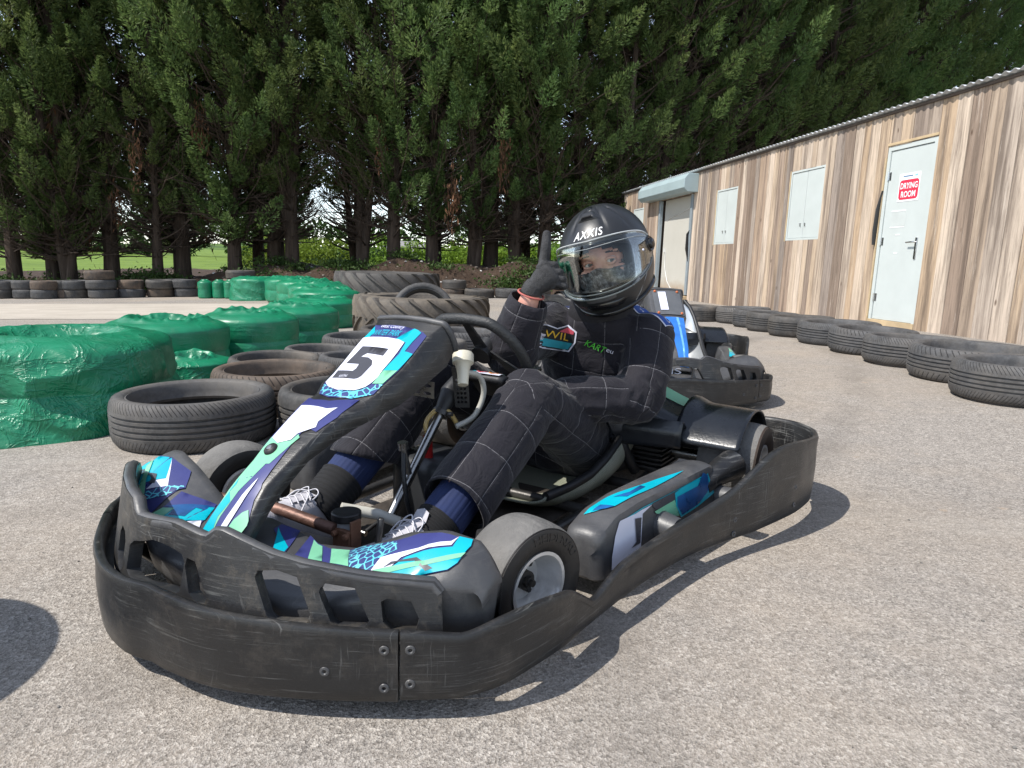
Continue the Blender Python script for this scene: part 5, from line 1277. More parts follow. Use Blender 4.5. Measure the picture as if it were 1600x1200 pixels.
    mb=MB(); mb.cyl((.838,.0,.232),(.843,.0,.30),.012,12); mb.build('red_fitting',simple('red_anodised',(.45,.02,.02),.35,.3),tk,40)
    mb=MB(); mb.tube(catmull([(.843,0,.30),(.842,-.006,.335),(.82,.01,.365),(.795,.03,.36),(.78,.045,.33)],6),.0065,8); mb.build('fuel_hose',simple('amber_hose',(.38,.27,.10),.3),tk,60)
    mb=MB(); mb.tube(catmull([(.82,.09,.475),(.76,.10,.46),(.735,.10,.41),(.755,.085,.35),(.80,.06,.325)],8),.0075,8); mb.build('breather_hose',simple('milky_hose',(.42,.41,.37),.3),root,60)
    mb=MB(); mb.lathe([(0,.055),(.024,.055),(.027,.05),(.027,.028),(.020,.024),(.015,.0),(.013,-.03),(0,-.03)],24,M=Matrix.Translation((.835,.105,.475))@Matrix.Rotation(radians(-24),4,'Y')@Matrix.Rotation(radians(18),4,'X'),closed=False)
    mb.build('filler_cap',simple('ivory_plastic',(.60,.56,.45),.45,0,.15,20),root,50)
    # steering column and wheel
    mb=MB(); mb.tube([(1.005,.01,.115),(.79,.012,.375)],.0125,14); sc=mb.build('steering_column',M_STEELBR,root,50)
    mb=MB(); mb.tube([(.805,.012,.357),(.79,.012,.375),(.765,.010,.405),(.70,.006,.440)],[.018,.021,.026,.024],14); mb.build('column_boot',M_BLACK,sc,50)
    mb=MB(); mb.cyl((.811,.012,.350),(.803,.012,.360),.023,16); mb.cyl((.805,.035,.355),(.805,.05,.358),.006,8); mb.build('clamp',M_STEELDK,sc,40)
    V,F=tri2d([(-.05,-.024),(.05,-.024),(.05,.024),(-.05,.024)],[[(sx+.012*cos(a),sy+.0055*sin(a)) for a in np.linspace(0,2*pi,10,endpoint=False)] for sx in (-.03,.0,.03) for sy in (-.011,.011)],.012)
    mb=MB(); mb.add([(.855+x*.35,-.03-x*.9,.425+y*.9+x*.1) for x,y in V],F); mb.build('slotted_bracket',M_STEELBR,sc,0,solid=.004)
    V,F=tri2d([(-.02,-.055),(.02,-.055),(.022,.055),(-.022,.055)],[[(sx+.004*cos(a),sy+.004*sin(a)) for a in np.linspace(0,2*pi,8,endpoint=False)] for sx in (-.01,0,.01) for sy in (-.04,-.028,-.016,-.004,.008,.02)],.012)
    mb=MB(); mb.add([(.775-x*.6+y*.15,.055+x*.75,.425+y) for x,y in V],F); mb.build('perforated_strap',M_BLACK,sc,0,solid=.003)
    mb=MB(); mb.cyl((.955,.035,.23),(.972,.03,.298),.007,8); mb.cyl((.972,.03,.296),(.975,.03,.314),.013,10); mb.build('dipstick',M_STEELBR,root,40)
    mb=MB(); mb.tube(catmull([(.97,.03,.29),(.99,.05,.22),(.98,.06,.14),(.95,.07,.08)],5),.006,7); mb.tube(catmull([(.92,.10,.24),(.88,.13,.16),(.9,.12,.08)],5),.007,7); mb.tube(catmull([(1.02,-.05,.08),(.95,-.02,.10),(.85,.11,.06),(.7,.14,.06)],5),.006,7); mb.build('cables',M_BLACK,root,60)
    sw=bpy.data.objects.new('steering_wheel_pivot',None)
    t=radians(54); ax=Vector((0,1,0)); ay=Vector((cos(t),0,sin(t))); az=ax.cross(ay); C=Vector((.612,0,.487))
    Mw=Matrix(((ax.x,ay.x,az.x,C.x),(ax.y,ay.y,az.y,C.y),(ax.z,ay.z,az.z,C.z),(0,0,0,1)))
    Rw=.150; path=[]
    for i in range(72):
        a=2*pi*i/72; r=Rw; x,y=r*cos(a),r*sin(a); y=max(y,-.118); 
        if y>.128: y=.128+(y-.128)*.35
        path.append(Mw@Vector((x,y,0)))
    mb=MB(); mb.tube(path,.0155,12,closed=True); w_=mb.build('steering_wheel',M_GRIP,root,60)
    mb=MB()
    for a in (radians(90),radians(205),radians(335)):
        e=Vector((cos(a),sin(a),0)); s_=Vector((-sin(a),cos(a),0)); L=.118 if a==radians(90) else .135
        mb.rings([[Mw@(e*r+s_*w*sg+Vector((0,0,(-.02*(1-r/L))+zz))) for sg,zz in ((-1,-.003),(1,-.003),(1,.003),(-1,.003))] for r,w in ((.0,.022),(.05,.017),(L,.013))])
    mb.cyl(Mw@Vector((0,0,-.05)),Mw@Vector((0,0,.0)),.03,16); mb.build('spokes',M_PL,w_,40)
    if hero:
        # lap timer / rules sticker on a black pad inside the wheel
        A=[Vector(p) for p in ((.70,.03,.452),(.70,.125,.452),(.648,.125,.425),(.648,.03,.425))]
        mb=MB()
        def pad(u,v): 
            p=A[0]*(1-u)*(1-v)+A[1]*u*(1-v)+A[2]*u*v+A[3]*(1-u)*v; return p+Vector((.0,0,.012*sin(pi*v)))
        vs=[pad(u,v) for u in np.linspace(-.12,1.12,8) for v in np.linspace(-.2,1.7,8)]
        fs=[(i*8+j,i*8+j+1,(i+1)*8+j+1,(i+1)*8+j) for i in range(7) for j in range(7)]
        mb.add(vs,fs); pp=mb.build('wheel_pad',M_BLACK,w_,60,solid=.02)
        mb=MB(); cols=[3,2,1]; vs=[];
        V,F=tri2d([(0,0),(1,0),(1,1),(0,1)],(),.2); mb.add([pad(x,y)+Vector((.002,0,.004)) for x,y in V],F,0)
        V,F=tri2d([(.45,.5),(1,.5),(1,1),(.45,1)],(),.2); mb.add([pad(x,y)+Vector((.0024,0,.0048)) for x,y in V],F,1)
        V,F=tri2d([(0,.0),(.12,.0),(.12,1),(0,1)],(),.2); mb.add([pad(x,y)+Vector((.0024,0,.0048)) for x,y in V],F,2)
        for cx,cm in ((.32,3),(.72,4)):
            V,F=tri2d([(cx+.2*cos(a),.45+.36*sin(a)) for a in np.linspace(0,2*pi,16,endpoint=False)],[[(cx+.16*cos(a),.45+.28*sin(a)) for a in np.linspace(0,2*pi,16,endpoint=False)]],.15)
            mb.add([pad(x,y)+Vector((.003,0,.0056)) for x,y in V],F,cm)
            mb.add([pad(x,y)+Vector((.003,0,.0056)) for x,y in ((cx-.08,.38),(cx+.08,.34),(cx+.08,.42),(cx-.08,.46))],[(0,1,2,3)],5)
        mb.build('rules_sticker',[M_WHT,M_MINT,M_CYAN,simple('red_ring_print',(.6,.05,.06),.4),simple('orange_ring_print',(.7,.25,.03),.4),M_GREY],pp,0)
    # seat
    se=seat(root,M_CARBON,1.0,.055) if hero else seat(root,M_SILVER,1.02,.20,.98,.12)
    # engine bits and covers behind the seat
    mb=MB()
    for i in range(9): mb.box((.03,.30,.10+.016*i),(.17,.16,.006))
    mb.box((.03,.30,.16),(.12,.12,.16)); mb.cyl((.12,.26,.12),(.2,.24,.12),.035,14); mb.box((-.02,-.30,.15),(.2,.2,.16)); mb.box((-.15,0,.12),(.1,.5,.08))
    mb.build('engine',M_STEELDK,root,40)
    mb=MB(); mb.tube(catmull([(.17,.235,.255),(.20,.27,.20),(.17,.29,.13),(.14,.30,.09)],6),.017,12); mb.tube(catmull([(.12,.25,.20),(.16,.24,.14),(.2,.23,.10)],6),.01,8); mb.cyl((.11,.225,.20),(.155,.222,.205),.018,10); mb.build('air_hose',M_BLACK,root,60)
    def hood(u,v):
        # u: inner to outer, v: front lower -> over the top -> rear lower
        y=.12+.345*u
        zt=.372-.075*sst(.1,1,u)-.02*u
        pr=[(.225-.03*u,.185+.02*u),(.228-.03*u,.25),(.215-.03*u,.285),(.165-.02*u,zt-.018),(.12,zt-.002),(.0,zt+.004),(-.10,zt-.004),(-.135,zt-.02),(-.15,zt-.06),(-.15,.2)]
        i=v*(len(pr)-1); k=min(int(i),len(pr)-2); f=i-k
        return (pr[k][0]*(1-f)+pr[k+1][0]*f,y,pr[k][1]*(1-f)+pr[k+1][1]*f)
    for s in ((1,-1) if True else (1,)):
        mb=MB(); mb.grid(lambda u,v:(lambda p:(p[0],s*p[1],p[2]))(hood(u,v)),16,37); ec=mb.build('engine_cover',M_COVER,root,35,solid=.006,soff=0)
        def fend(u,v):
            a=radians(28)+radians(172)*v; y=.43+.205*u
            rx=.205; rz=.178-.004*u; blend=1-sst(0,.28,u)
            x=rx*cos(a); z=.138+rz*sin(a); z=z+(.018*blend*sin(a)); y=y
            if v<.12: x+=.006*(1-v/.12)
            return (x-.005,s*y,z)
        mb=MB(); mb.grid(fend,18,34); mb.build('fender',M_COVER,ec,60,solid=.006,soff=0)
        if hero and s>0:
            pl_=[(-.10,.20),(-.115,.235),(-.115,.40),(-.02,.40),(-.035,.215)]
            pl_=[(.005,.185),(-.105,.195),(-.11,.425),(.0,.425)]
            V,F=tri2d(pl_,(),.02); mb=MB()
            mb.add([(x,y,(lambda u:.372-.075*sst(.1,1,u)-.02*u)((y-.12)/.345)+.010) for x,y in V],F); mb.build('mint_stripe',M_MINT,ec,0)
            mb=MB(); mb.tube([(.16,.25,.352),(.14,.30,.352),(.12,.33,.35)],.004,6); mb.box((.14,.29,.354),(.02,.012,.01)); mb.build('cover_clip',M_BLACK,ec,40)
    return dict(nose=nz,spoiler=sp,seat=se)

KX,KY,KH=.2358,2.446,radians(-122.43)
KART=thing('go_kart','black go kart with cyan, mint and navy graphics, number 5 on nose, rider aboard','go kart',(KX,KY,0),KH)
build_kart(KART,True)
# ------------------------------------------------------------------ kart number one behind
KART2=thing('go_kart','empty go kart with silver seat and grey number 1 nose, parked behind the rider','go kart',(.895,5.02,.012),radians(-90.5))
q=build_kart(KART2,False)
# plate with the number, blue strip down the nose, wording low on the nose
nz=q['nose']
PLT=[(.62,-.075),(.62,.085),(3.0,.085),(3.0,-.075)]
decals('number_plate',[(PLT,0)],nose_surf,[simple('matt_grey_plate',(.085,.09,.098),.6,0,.2,12)],nz,ku=.045,step=.02,off=.002,flip=1,base=2)
V,F,_=text_poly('1'); mb=MB()
mb.add([Vector(surf_map(nose_surf,2.55-1.55*b,-.045+.045*a,0)[0])+Vector((.006,0,.0085)) for a,b in V],F); mb.build('number',M_WHT,nz,0)
mb=MB()
for (u,v) in ((.8,-.06),(.8,.07),(2.85,.07),(2.85,-.06)):
    p,n=surf_map(nose_surf,u,v,0); n=n if n.z>0 else -n
    mb.ball(p+n*.009,.008,0,8,6)
mb.build('orange_rivets',simple('orange_rust',(.5,.13,.04),.6),nz,50)
decals('blue_strip',[([(3.6,-.03),(3.6,.075),(10.5,.045),(10.5,.0)],0),([(3.6,.03),(3.6,.045),(10.5,.03),(10.5,.022)],1)],nose_surf,[simple('bright_blue_vinyl',(.03,.17,.55),.35,0,.3,6),simple('light_blue_vinyl',(.15,.4,.75),.35)],nz,ku=.045,step=.014,off=.0008,flip=1,base=3)
mb=MB(); V,F,_=text_poly('TIMS'); mb.add([(up_surf(.02-.19*(1-a)-.02,.20+.03*b).x-.045,up_surf(.02-.19*(1-a)-.02,.2).y,.195+.03*b) for a,b in V],F); mb.build('lettering',M_WHT,q['spoiler'],0)
# ------------------------------------------------------------------ more karts, far behind the glove
k3=copy_tree(KART2); k3.location=(1.25,11.2,.0); k3.rotation_euler=(0,0,radians(-60)); tag(k3,'distant parked go kart seen between raised glove and helmet')
for c in k3.children:
    if c.name.startswith('seat'): 
        pass
# ------------------------------------------------------------------ the rider (kart coordinates)
RID=thing('person','rider in black overalls and black helmet giving a thumbs up in the number 5 kart','person',(KX,KY,0),KH)
M_SKIN=simple('skin',(.62,.34,.26),.5,0,.12,30,.05,120,(.55,.26,.20))
M_GLOVE=simple('black_knit_glove',(.014,.014,.015),.68,0,.5,40,.5,330,(.032,.032,.034))
M_SOCK=simple('navy_ribbed_sock',(.010,.022,.085),.85,0,.2,30)
M_CUFF=simple('black_ribbed_cuff',(.008,.008,.009),.9,0,.2,30)
for m_,ax in ((M_SOCK,0),(M_CUFF,0)):
    pass
M_SHOE=simple('white_grey_knit',(.44,.43,.46),.8,0,.2,25,.25,200)
M_SOLE=simple('grey_shoe_sole',(.38,.36,.33),.7,0,.3,20,.2,60)
M_LACE=simple('white_lace',(.58,.57,.60),.8,0,.1,30)
M_HELM=simple('matt_black_helmet',(.017,.018,.020),.38,0,.15,8,.04,300)
M_HELMG=simple('gloss_black_trim',(.008,.008,.009),.15)
M_LINER=simple('black_padding',(.010,.010,.011),.9)
def mat_suit():
    k=N('quilted_navy_black_cloth')
    uv=k.n('ShaderNodeUVMap',uv_map='quilt'); sp=k.n('ShaderNodeSeparateXYZ')
    wob=k.n('ShaderNodeTexNoise'); wob.inputs['Scale'].default_value=7; k.l(k.coord('Object'),wob.inputs['Vector'])
    va=k.n('ShaderNodeVectorMath',operation='MULTIPLY_ADD'); k.l(wob.outputs['Color'],va.inputs[0]); va.inputs[1].default_value=(.10,.10,0); k.l(uv.outputs[0],va.inputs[2])
    k.l(va.outputs[0],sp.inputs[0])
    def line(s):
        f=k.math('FRACT',s); d=k.math('ABSOLUTE',k.math('SUBTRACT',f,.5)); return k.ramp(d,[(.0,1),(.0045,1),(.0080,0)]), d
    l1,d1=line(sp.outputs[0]); l2,d2=line(sp.outputs[1])
    ln=k.math('MAXIMUM',l1,l2)
    br=k.ramp(k.noise(210,2,.5),[(.36,0),(.44,1)]); ln=k.math('MULTIPLY',ln,br)
    base=k.mix(k.noise(4,5,.65),(.0070,.0062,.0100),(.0120,.0106,.0160))
    weave=k.noise(420,2,.5)
    base=k.mix(.5,base,k.ramp(weave,[(.3,.7),(.7,1.35)]),'MULTIPLY')
    c=k.mix(k.math('MULTIPLY',ln,.42),base,(.36,.35,.36))
    pf=k.math('MINIMUM',k.ramp(d1,[(0,0),(.06,1)]),k.ramp(d2,[(0,0),(.06,1)]))
    nm=k.bump(pf,.35,.006); nm=k.bump(k.noise(13,5,.6,dist=1.2),.5,.02,nm); nm=k.bump(weave,.1,.002,nm)
    k.set(c,.78,0,nm,.3)
    try: k.b.inputs['Sheen Weight'].default_value=.10; k.b.inputs['Sheen Roughness'].default_value=.5
    except Exception: pass
    return k.m
M_SUIT=mat_suit()

def limb(mb, pts, rad, n=18, sub=6):
    """closed tube through PTS with rounded ends, radii RAD at the points"""
    Pc=catmull(pts,sub); k=len(Pc); R=[float(np.interp(i/(k-1)*(len(rad)-1),range(len(rad)),rad)) for i in range(k)]
    a=(Pc[1]-Pc[0]).normalized(); b=(Pc[-1]-Pc[-2]).normalized(); pre=[];post=[]
    for q in (80,55,30): pre.append((Pc[0]-a*R[0]*sin(radians(q))*.8,R[0]*cos(radians(q))))
    for q in (30,55,80): post.append((Pc[-1]+b*R[-1]*sin(radians(q))*.8,R[-1]*cos(radians(q))))
    A=pre+list(zip(Pc,R))+post
    mb.tube([p for p,_ in A],[r for _,r in A],n)
def limb_flat(mb, pts, rad, n=18, sub=6):
    Pc=catmull(pts,sub); k=len(Pc); mb.tube(Pc,[float(np.interp(i/(k-1)*(len(rad)-1),range(len(rad)),rad)) for i in range(k)],n)
SPINE=[(.13,.035,.13),(.10,.05,.19),(.075,.075,.27),(.08,.11,.36),(.11,.145,.45),(.145,.165,.525),(.18,.175,.575),(.205,.18,.62),(.225,.185,.67)]
SW=[.16,.172,.165,.170,.185,.172,.125,.078,.07]; SD=[.10,.125,.132,.135,.130,.112,.09,.072,.066]
def latv(t):  # lateral axis turns with the shoulders
    a=min(1,t*1.5); v=Vector((-.36*a,1,.02*a)); return v.normalized()
def torso(mb, grow=0.0, i1=None, n=28):
    Pc=catmull(SPINE[:i1] if i1 else SPINE,4); k=len(Pc); m=len(SPINE[:i1] if i1 else SPINE); rings=[]
    for i,p in enumerate(Pc):
        t=i/(k-1)*(m-1); w=float(np.interp(t,range(m),SW[:m]))+grow; d=float(np.interp(t,range(m),SD[:m]))+grow
        T=(Pc[min(i+1,k-1)]-Pc[max(i-1,0)]).normalized(); L=latv(t/(len(SPINE)-1)); L=(L-T*L.dot(T)).normalized(); Fv=L.cross(T)
        ring=[]
        for q in range(n):
            a=2*pi*q/n; c,s=cos(a),sin(a); e=(abs(c)**2.5+abs(s)**2.5)**(-1/2.5)
            ring.append(p+L*(w*c*e)+Fv*(d*s*e))
        rings.append(ring)
    mb.rings(rings)
# joints
SHL,ELL,WRL,HDL=(.150,.312,.535),(.262,.338,.352),(.45,.185,.372),(.555,.085,.405)
SHR,ELR,WRR=(.245,.015,.545),(.525,.045,.495),(.540,.124,.684)
HPL,KNL,HML,ANL=(.16,.115,.155),(.625,.172,.388),(.955,.172,.172),(1.055,.16,.115)
HPR,KNR,HMR,ANR=(.16,-.075,.155),(.625,-.165,.43),(.93,-.15,.235),(1.105,-.145,.125)

def remeshed(mb, voxel, smooth=4, fac=.5):
    me=mb.mesh('raw',(),0); o=bpy.data.objects.new('raw',me); COL.objects.link(o)
    r=o.modifiers.new('r','REMESH'); r.mode='VOXEL'; r.voxel_size=voxel; r.adaptivity=0
    if smooth: s_=o.modifiers.new('s','SMOOTH'); s_.iterations=smooth; s_.factor=fac
    dg=bpy.context.evaluated_depsgraph_get(); out=bpy.data.meshes.new_from_object(o.evaluated_get(dg))
    bpy.data.objects.remove(o); bpy.data.meshes.remove(me); return out

# ---- overalls
mb=MB(); torso(mb,.016,8)
limb(mb,[SHR,(.39,.02,.525),ELR],[.088,.078,.073]); limb_flat(mb,[ELR,(.535,.078,.57),(.540,.112,.652)],[.072,.068,.056]); mb.ball(ELR,.072)
limb(mb,[SHL,(.20,.338,.44),ELL],[.092,.080,.074]); limb(mb,[ELL,(.355,.270,.360),WRL],[.072,.064,.054]); mb.ball(ELL,.072)
limb(mb,[HPL,(.40,.16,.278),KNL],[.112,.098,.080]); limb_flat(mb,[KNL,(.77,.178,.295),(1.03,.172,.120)],[.080,.086,.090]); mb.ball(KNL,.080)
limb(mb,[HPR,(.40,-.13,.30),KNR],[.115,.105,.088]); limb_flat(mb,[KNR,(.77,-.165,.345),(.96,-.148,.20)],[.088,.090,.092]); mb.ball(KNR,.088)
mb.ball((.135,.025,.135),(.15,.17,.10)); mb.ball((.10,.30,.50),.085); mb.ball((.19,.05,.53),.085)
# stand up collar
cb=MB(); 
suit=remeshed(mb,.0075,5)
CUTS=[(Vector((.540,.112,.652)),(Vector((.540,.112,.652))-Vector(ELR)).normalized(),.075),(Vector((.955,.172,.172)),Vector((.93,.0,-.36)).normalized(),.16),(Vector(HMR),Vector((.35,0,-.94)).normalized(),.15)]
SEGS=[ # polyline, kind, lines round
 ([Vector(p) for p in SPINE[:7]],'t'),
 ([Vector(SHR),Vector(ELR)],6),([Vector(ELR),Vector((.540,.112,.652))],5),
 ([Vector(SHL),Vector(ELL)],6),([Vector(ELL),Vector(WRL)],5),
 ([Vector(HPL),Vector(KNL)],6),([Vector(KNL),Vector(HML)],6),
 ([Vector(HPR),Vector(KNR)],6),([Vector(KNR),Vector(HMR)],6)]
RADS=[.15,.08,.065,.085,.065,.105,.09,.105,.09]
def seg_near(p, pl):
    best=None; acc=0
    for a,b in zip(pl,pl[1:]):
        d=b-a; L=d.length; t=max(0,min(1,(p-a).dot(d)/(L*L))); q=a+d*t; e=(p-q).length
        if best is None or e<best[0]: best=(e,acc+t*L,q,d/L,(p-a).dot(d)/L+acc if True else 0)
        acc+=L
    return best
bm=bmesh.new(); bm.from_mesh(suit)
# folds: long soft creases, sharper ones across the joints
JO=[(Vector(ELR),.12,.020),(Vector(KNL),.14,.018),(Vector(ELL),.14,.026),(Vector(HPL)+Vector((.04,0,.06)),.20,.022),(Vector((.13,.26,.47)),.12,.014),(Vector((.22,.04,.47)),.13,.014),(Vector((.09,.09,.29)),.19,.026),(Vector(KNR),.13,.01),(Vector((.40,.24,.35)),.14,.022)]
bm.normal_update()
for v in bm.verts:
    p=v.co; k=.006*noise.noise(p*9)+.0035*noise.noise(p*21+Vector((3,1,0)))
    for j,r,a in JO:
        d=(p-j).length
        if d<r:
            w=(1-d/r)**1.2; q=Vector((p.x*11,p.y*8,p.z*20)); q+=Vector((noise.noise(p*8),noise.noise(p*8+Vector((5,0,0))),0))*1.6
            k+=a*w*(1-2.2*abs(noise.noise(q)))*.8
    v.co=p+v.normal*k
# open sleeves and hems
dele=[]
for f in bm.faces:
    c=f.calc_center_median()
    for p,d,r in CUTS:
        if (c-p).length<r and (c-p).dot(d)>-.004 : dele.append(f); break
bmesh.ops.delete(bm,geom=dele,context='FACES')
bmesh.ops.delete(bm,geom=[v for v in bm.verts if not v.link_faces],context='VERTS')
for rep in range(3):                      # tidy the cut edges: even them out, then lay them on the plane of the hem
    bv=[v for v in bm.verts if any(len(e.link_faces)==1 for e in v.link_edges)]
    new={}
    for v in bv:
        nb=[e.other_vert(v).co for e in v.link_edges if len(e.link_faces)==1]
        if len(nb)==2: new[v]=v.co*.4+(nb[0]+nb[1])*.3
    for v,c in new.items():
        p,d,r=min(CUTS,key=lambda q:(q[0]-c).length); v.co=c-d*((c-p).dot(d))
uvl=bm.loops.layers.uv.new('quilt')
for f in bm.faces:
    c=f.calc_center_median(); best=None
    for i,(pl,kd) in enumerate(SEGS):
        e=seg_near(c,pl); s_=e[0]/RADS[i]
        if best is None or s_<best[0]: best=(s_,i,e)
    i=best[1]; pl,kd=SEGS[i]; _,acc,q,T,_x=best[2]
    if kd=='t':
        L=latv(acc/.62); front=(c-q).dot(L.cross(Vector((0,0,1))))>0
        for lp in f.loops:
            p=lp.vert.co; e=seg_near(p,pl); lp[uvl].uv=((p-e[2]).dot(latv(.6))/.098+.27,e[1]/.115+.1+((p-e[2]).dot(e[3]))/.115)
    else:
        ref=Vector((0,0,1))-T*T.z
        if ref.length<.2: ref=Vector((0,1,0))-T*T.y
        ref.normalize(); s2=T.cross(ref)
        def ang(p):
            r=p-q; r-=T*r.dot(T); return atan2(r.dot(s2),r.dot(ref))
        ac=ang(c); base=(c-q).dot(T)
        for lp in f.loops:
            p=lp.vert.co; a=ang(p)
            while a-ac>pi: a-=2*pi
            while a-ac<-pi: a+=2*pi
            lp[uvl].uv=(a/(2*pi)*kd+.5+.18*i, (acc+(p-q).dot(T))/.118+.3)
bm.to_mesh(suit); bm.free()
suit.name='overalls'; suit.materials.clear(); suit.materials.append(M_SUIT); suit.polygons.foreach_set('use_smooth',[True]*len(suit.polygons)); suit.update()
SUIT=bpy.data.objects.new('overalls',suit); link(SUIT,RID)
sd=SUIT.modifiers.new('solid','SOLIDIFY'); sd.thickness=.004; sd.offset=-1
SBVH=BVHTree.FromPolygons([v.co.copy() for v in suit.vertices],[tuple(p.vertices) for p in suit.polygons])
# collar
def collar(u,v):
    a=2*pi*u; c=Vector((.185,.172,.575)).lerp(Vector((.222,.184,.668)),v); L=latv(.8); Fv=Vector((L.y,-L.x,0)); Fv=Fv if Fv.x>0 else -Fv
    r=.112-.022*v+.006*noise.noise(Vector((cos(a)*2,sin(a)*2,v*3)))
    return c+L*(r*1.02*cos(a))+Fv*(r*.86*sin(a))+Vector((0,0,.012*noise.noise(Vector((cos(a)*1.5,sin(a)*1.5,5)))-.022*max(0,sin(a))))
mb=MB(); mb.grid(collar,48,8,cu=True); 
co_=mb.build('collar',simple('black_collar_cloth',(.012,.011,.014),.85,0,.3,9,.2,200),SUIT,60,solid=.008)

def patch(poly, org, ax, ay, cast, off, mat, name, step=.006, par=SUIT, mis=None):
    """flat shape laid on the cloth: 2d poly (metres) in the frame ORG, AX, AY, dropped along CAST"""
    org,ax,ay,cast=Vector(org),Vector(ax).normalized(),Vector(ay).normalized(),Vector(cast).normalized()
    if isinstance(poly,tuple): V,F=poly
    else: V,F=tri2d(poly,(),step)
    vs=[]
    for x,y in V:
        o_=org+ax*x+ay*y-cast*.25
        h=SBVH.ray_cast(o_,cast,.6)
        p=h[0] if h[0] is not None else o_+cast*.25
        n=h[1] if h[0] is not None else -cast
        if n.dot(cast)>0: n=-n
        vs.append(p+n*off)
    mb=MB(); mb.add(vs,F); return mb.build(name,mat,par,0)
def words(s,w,h,shear=0):
    V,F,_=text_poly(s,shear); return ([(x*w,y*h) for x,y in V],F)
FR=Vector((.92,.37,.12)).normalized(); AX=Vector((-.37,.92,-.12)).normalized(); AY=FR.cross(AX); AY=AY if AY.z>0 else -AY
def chest(px): return px
# badge and name on the chest
B0=Vector((.245,.058,.510))
sh_=[(-.045,-.03),(.035,-.03),(.05,.0),(.05,.03),(.02,.045),(-.005,.03),(-.035,.035),(-.05,.0)]
patch([(x*1.1,y*1.12) for x,y in sh_],B0,AX,AY,-FR,.0022,M_WHT,'badge')
patch(sh_,B0,AX,AY,-FR,.0028,simple('badge_black',(.01,.01,.012),.7),'badge_ground')
patch([(-.045,-.026),(.034,-.026),(.046,-.004),(-.046,-.004)],B0,AX,AY,-FR,.0034,simple('badge_teal',(.02,.30,.38),.7),'badge_band')
patch([(.0,.024),(.045,.024),(.046,.034),(.02,.042)],B0,AX,AY,-FR,.0034,simple('badge_red',(.6,.08,.12),.7),'badge_flame')
patch(words('WIL',.062,.021),B0+AX*(-.034)+AY*(.001),AX,AY,-FR,.0042,simple('badge_yellow',(.75,.45,.03),.6),'lettering')
patch(words('KART',.070,.020,.3),Vector((.225,.138,.498)),(AX-AY*.22),(AY+AX*.22),-FR,.0026,simple('bright_green_thread',(.10,.62,.06),.6),'lettering')
patch(words('eu',.022,.010),Vector((.205,.204,.483)),(AX-AY*.22),(AY+AX*.22),-FR,.0026,M_WHT,'lettering')
# blue shoulder yoke with white piping
CS=Vector((-.25,-.45,-1)).normalized(); SX=Vector((.12,1,-.25)).normalized(); SY=Vector((1,-.1,0))
S0_=Vector((.15,.335,.60))
patch([(-.075,-.062),(.06,-.062),(.06,.030),(-.075,.036)],S0_,SX,SY,CS,.002,M_WHT,'white_piping')
patch([(-.070,-.058),(.058,-.058),(.058,.024),(-.070,.030)],S0_,SX,SY,CS,.0028,simple('royal_blue_cloth',(.015,.075,.33),.75,0,.3,40),'shoulder_yoke')
patch(words('WORLD',.11,.022),S0_+SX*(-.06)+SY*(-.02),SX,SY,CS,.0036,M_WHT,'lettering')
patch([(-.07,-.062),(.06,-.062),(.06,.030),(-.07,.030)],Vector((.225,.02,.61)),Vector((.25,-1,-.1)),SY,Vector((-.1,.3,-1)),.002,M_WHT,'white_piping')
patch([(-.066,-.058),(.06,-.058),(.06,.022),(-.066,.022)],Vector((.225,.02,.61)),Vector((.25,-1,-.1)),SY,Vector((-.1,.3,-1)),.0028,simple('dark_navy_cloth',(.012,.02,.07),.75),'shoulder_yoke')

# ---- body: one continuous surface under the clothes
HC=Vector((.246,.204,.780))            # middle of the helmet
azh,pth,rlh=radians(11),radians(-7),radians(15)
F0=Vector((cos(azh)*cos(pth),sin(azh)*cos(pth),sin(pth))); L0=Vector((-sin(azh),cos(azh),0)); U0=F0.cross(L0)
HF=F0; HL=(L0*cos(rlh)+U0*sin(rlh)).normalized(); HU=HF.cross(HL)
HM=Matrix(((HF.x,HL.x,HU.x,HC.x),(HF.y,HL.y,HU.y,HC.y),(HF.z,HL.z,HU.z,HC.z),(0,0,0,1)))
hp=lambda x,y,z: HM@Vector((x,y,z))
def headball(mb,c,r): mb.ball((0,0,0),r,0,20,14,Matrix.Translation(hp(*c))@HM.to_3x3().to_4x4())
mb=MB(); torso(mb,-.03)
for a in ([SHR,ELR,WRR],[SHL,ELL,WRL,HDL]): limb(mb,a,[.05,.038,.022]+([.032] if len(a)>3 else []))
limb(mb,[ELR,(.535,.09,.59),(.538,.118,.668)],[.040,.032,.0245])
limb(mb,[HPL,KNL,ANL,(1.13,.15,.10)],[.085,.048,.034,.028]); limb(mb,[HPR,KNR,ANR,(1.18,-.145,.15)],[.085,.048,.034,.028])
headball(mb,(.0,0,.015),(.100,.082,.120)); headball(mb,(.035,0,-.05),(.062,.062,.075))
limb(mb,[SPINE[-2],SPINE[-1],hp(0,0,-.06)],[.055,.055,.055])
headball(mb,(.098,0,-.022),(.020,.016,.030)); headball(mb,(.112,0,-.042),(.017,.018,.014))     # nose
for s in (1,-1):
    headball(mb,(.083,s*.034,.016),(.014,.030,.010))      # brow ridge
    headball(mb,(.072,s*.046,-.040),(.022,.026,.022))     # cheek
    headball(mb,(.0,s*.084,-.015),(.02,.012,.032))        # ears under the helmet
headball(mb,(.096,0,-.078),(.016,.026,.010)); headball(mb,(.086,0,-.108),(.02,.03,.018))
body=remeshed(mb,.0055,3)
bm=bmesh.new(); bm.from_mesh(body); HMi=HM.inverted()
for v in bm.verts:
    q=HMi@v.co
    for s in (1,-1):
        d=((q.y-s*.034)/.021)**2+((q.z+.010)/.015)**2
        if q.x>.05 and d<1: v.co-=HF*(.012*(1-d))
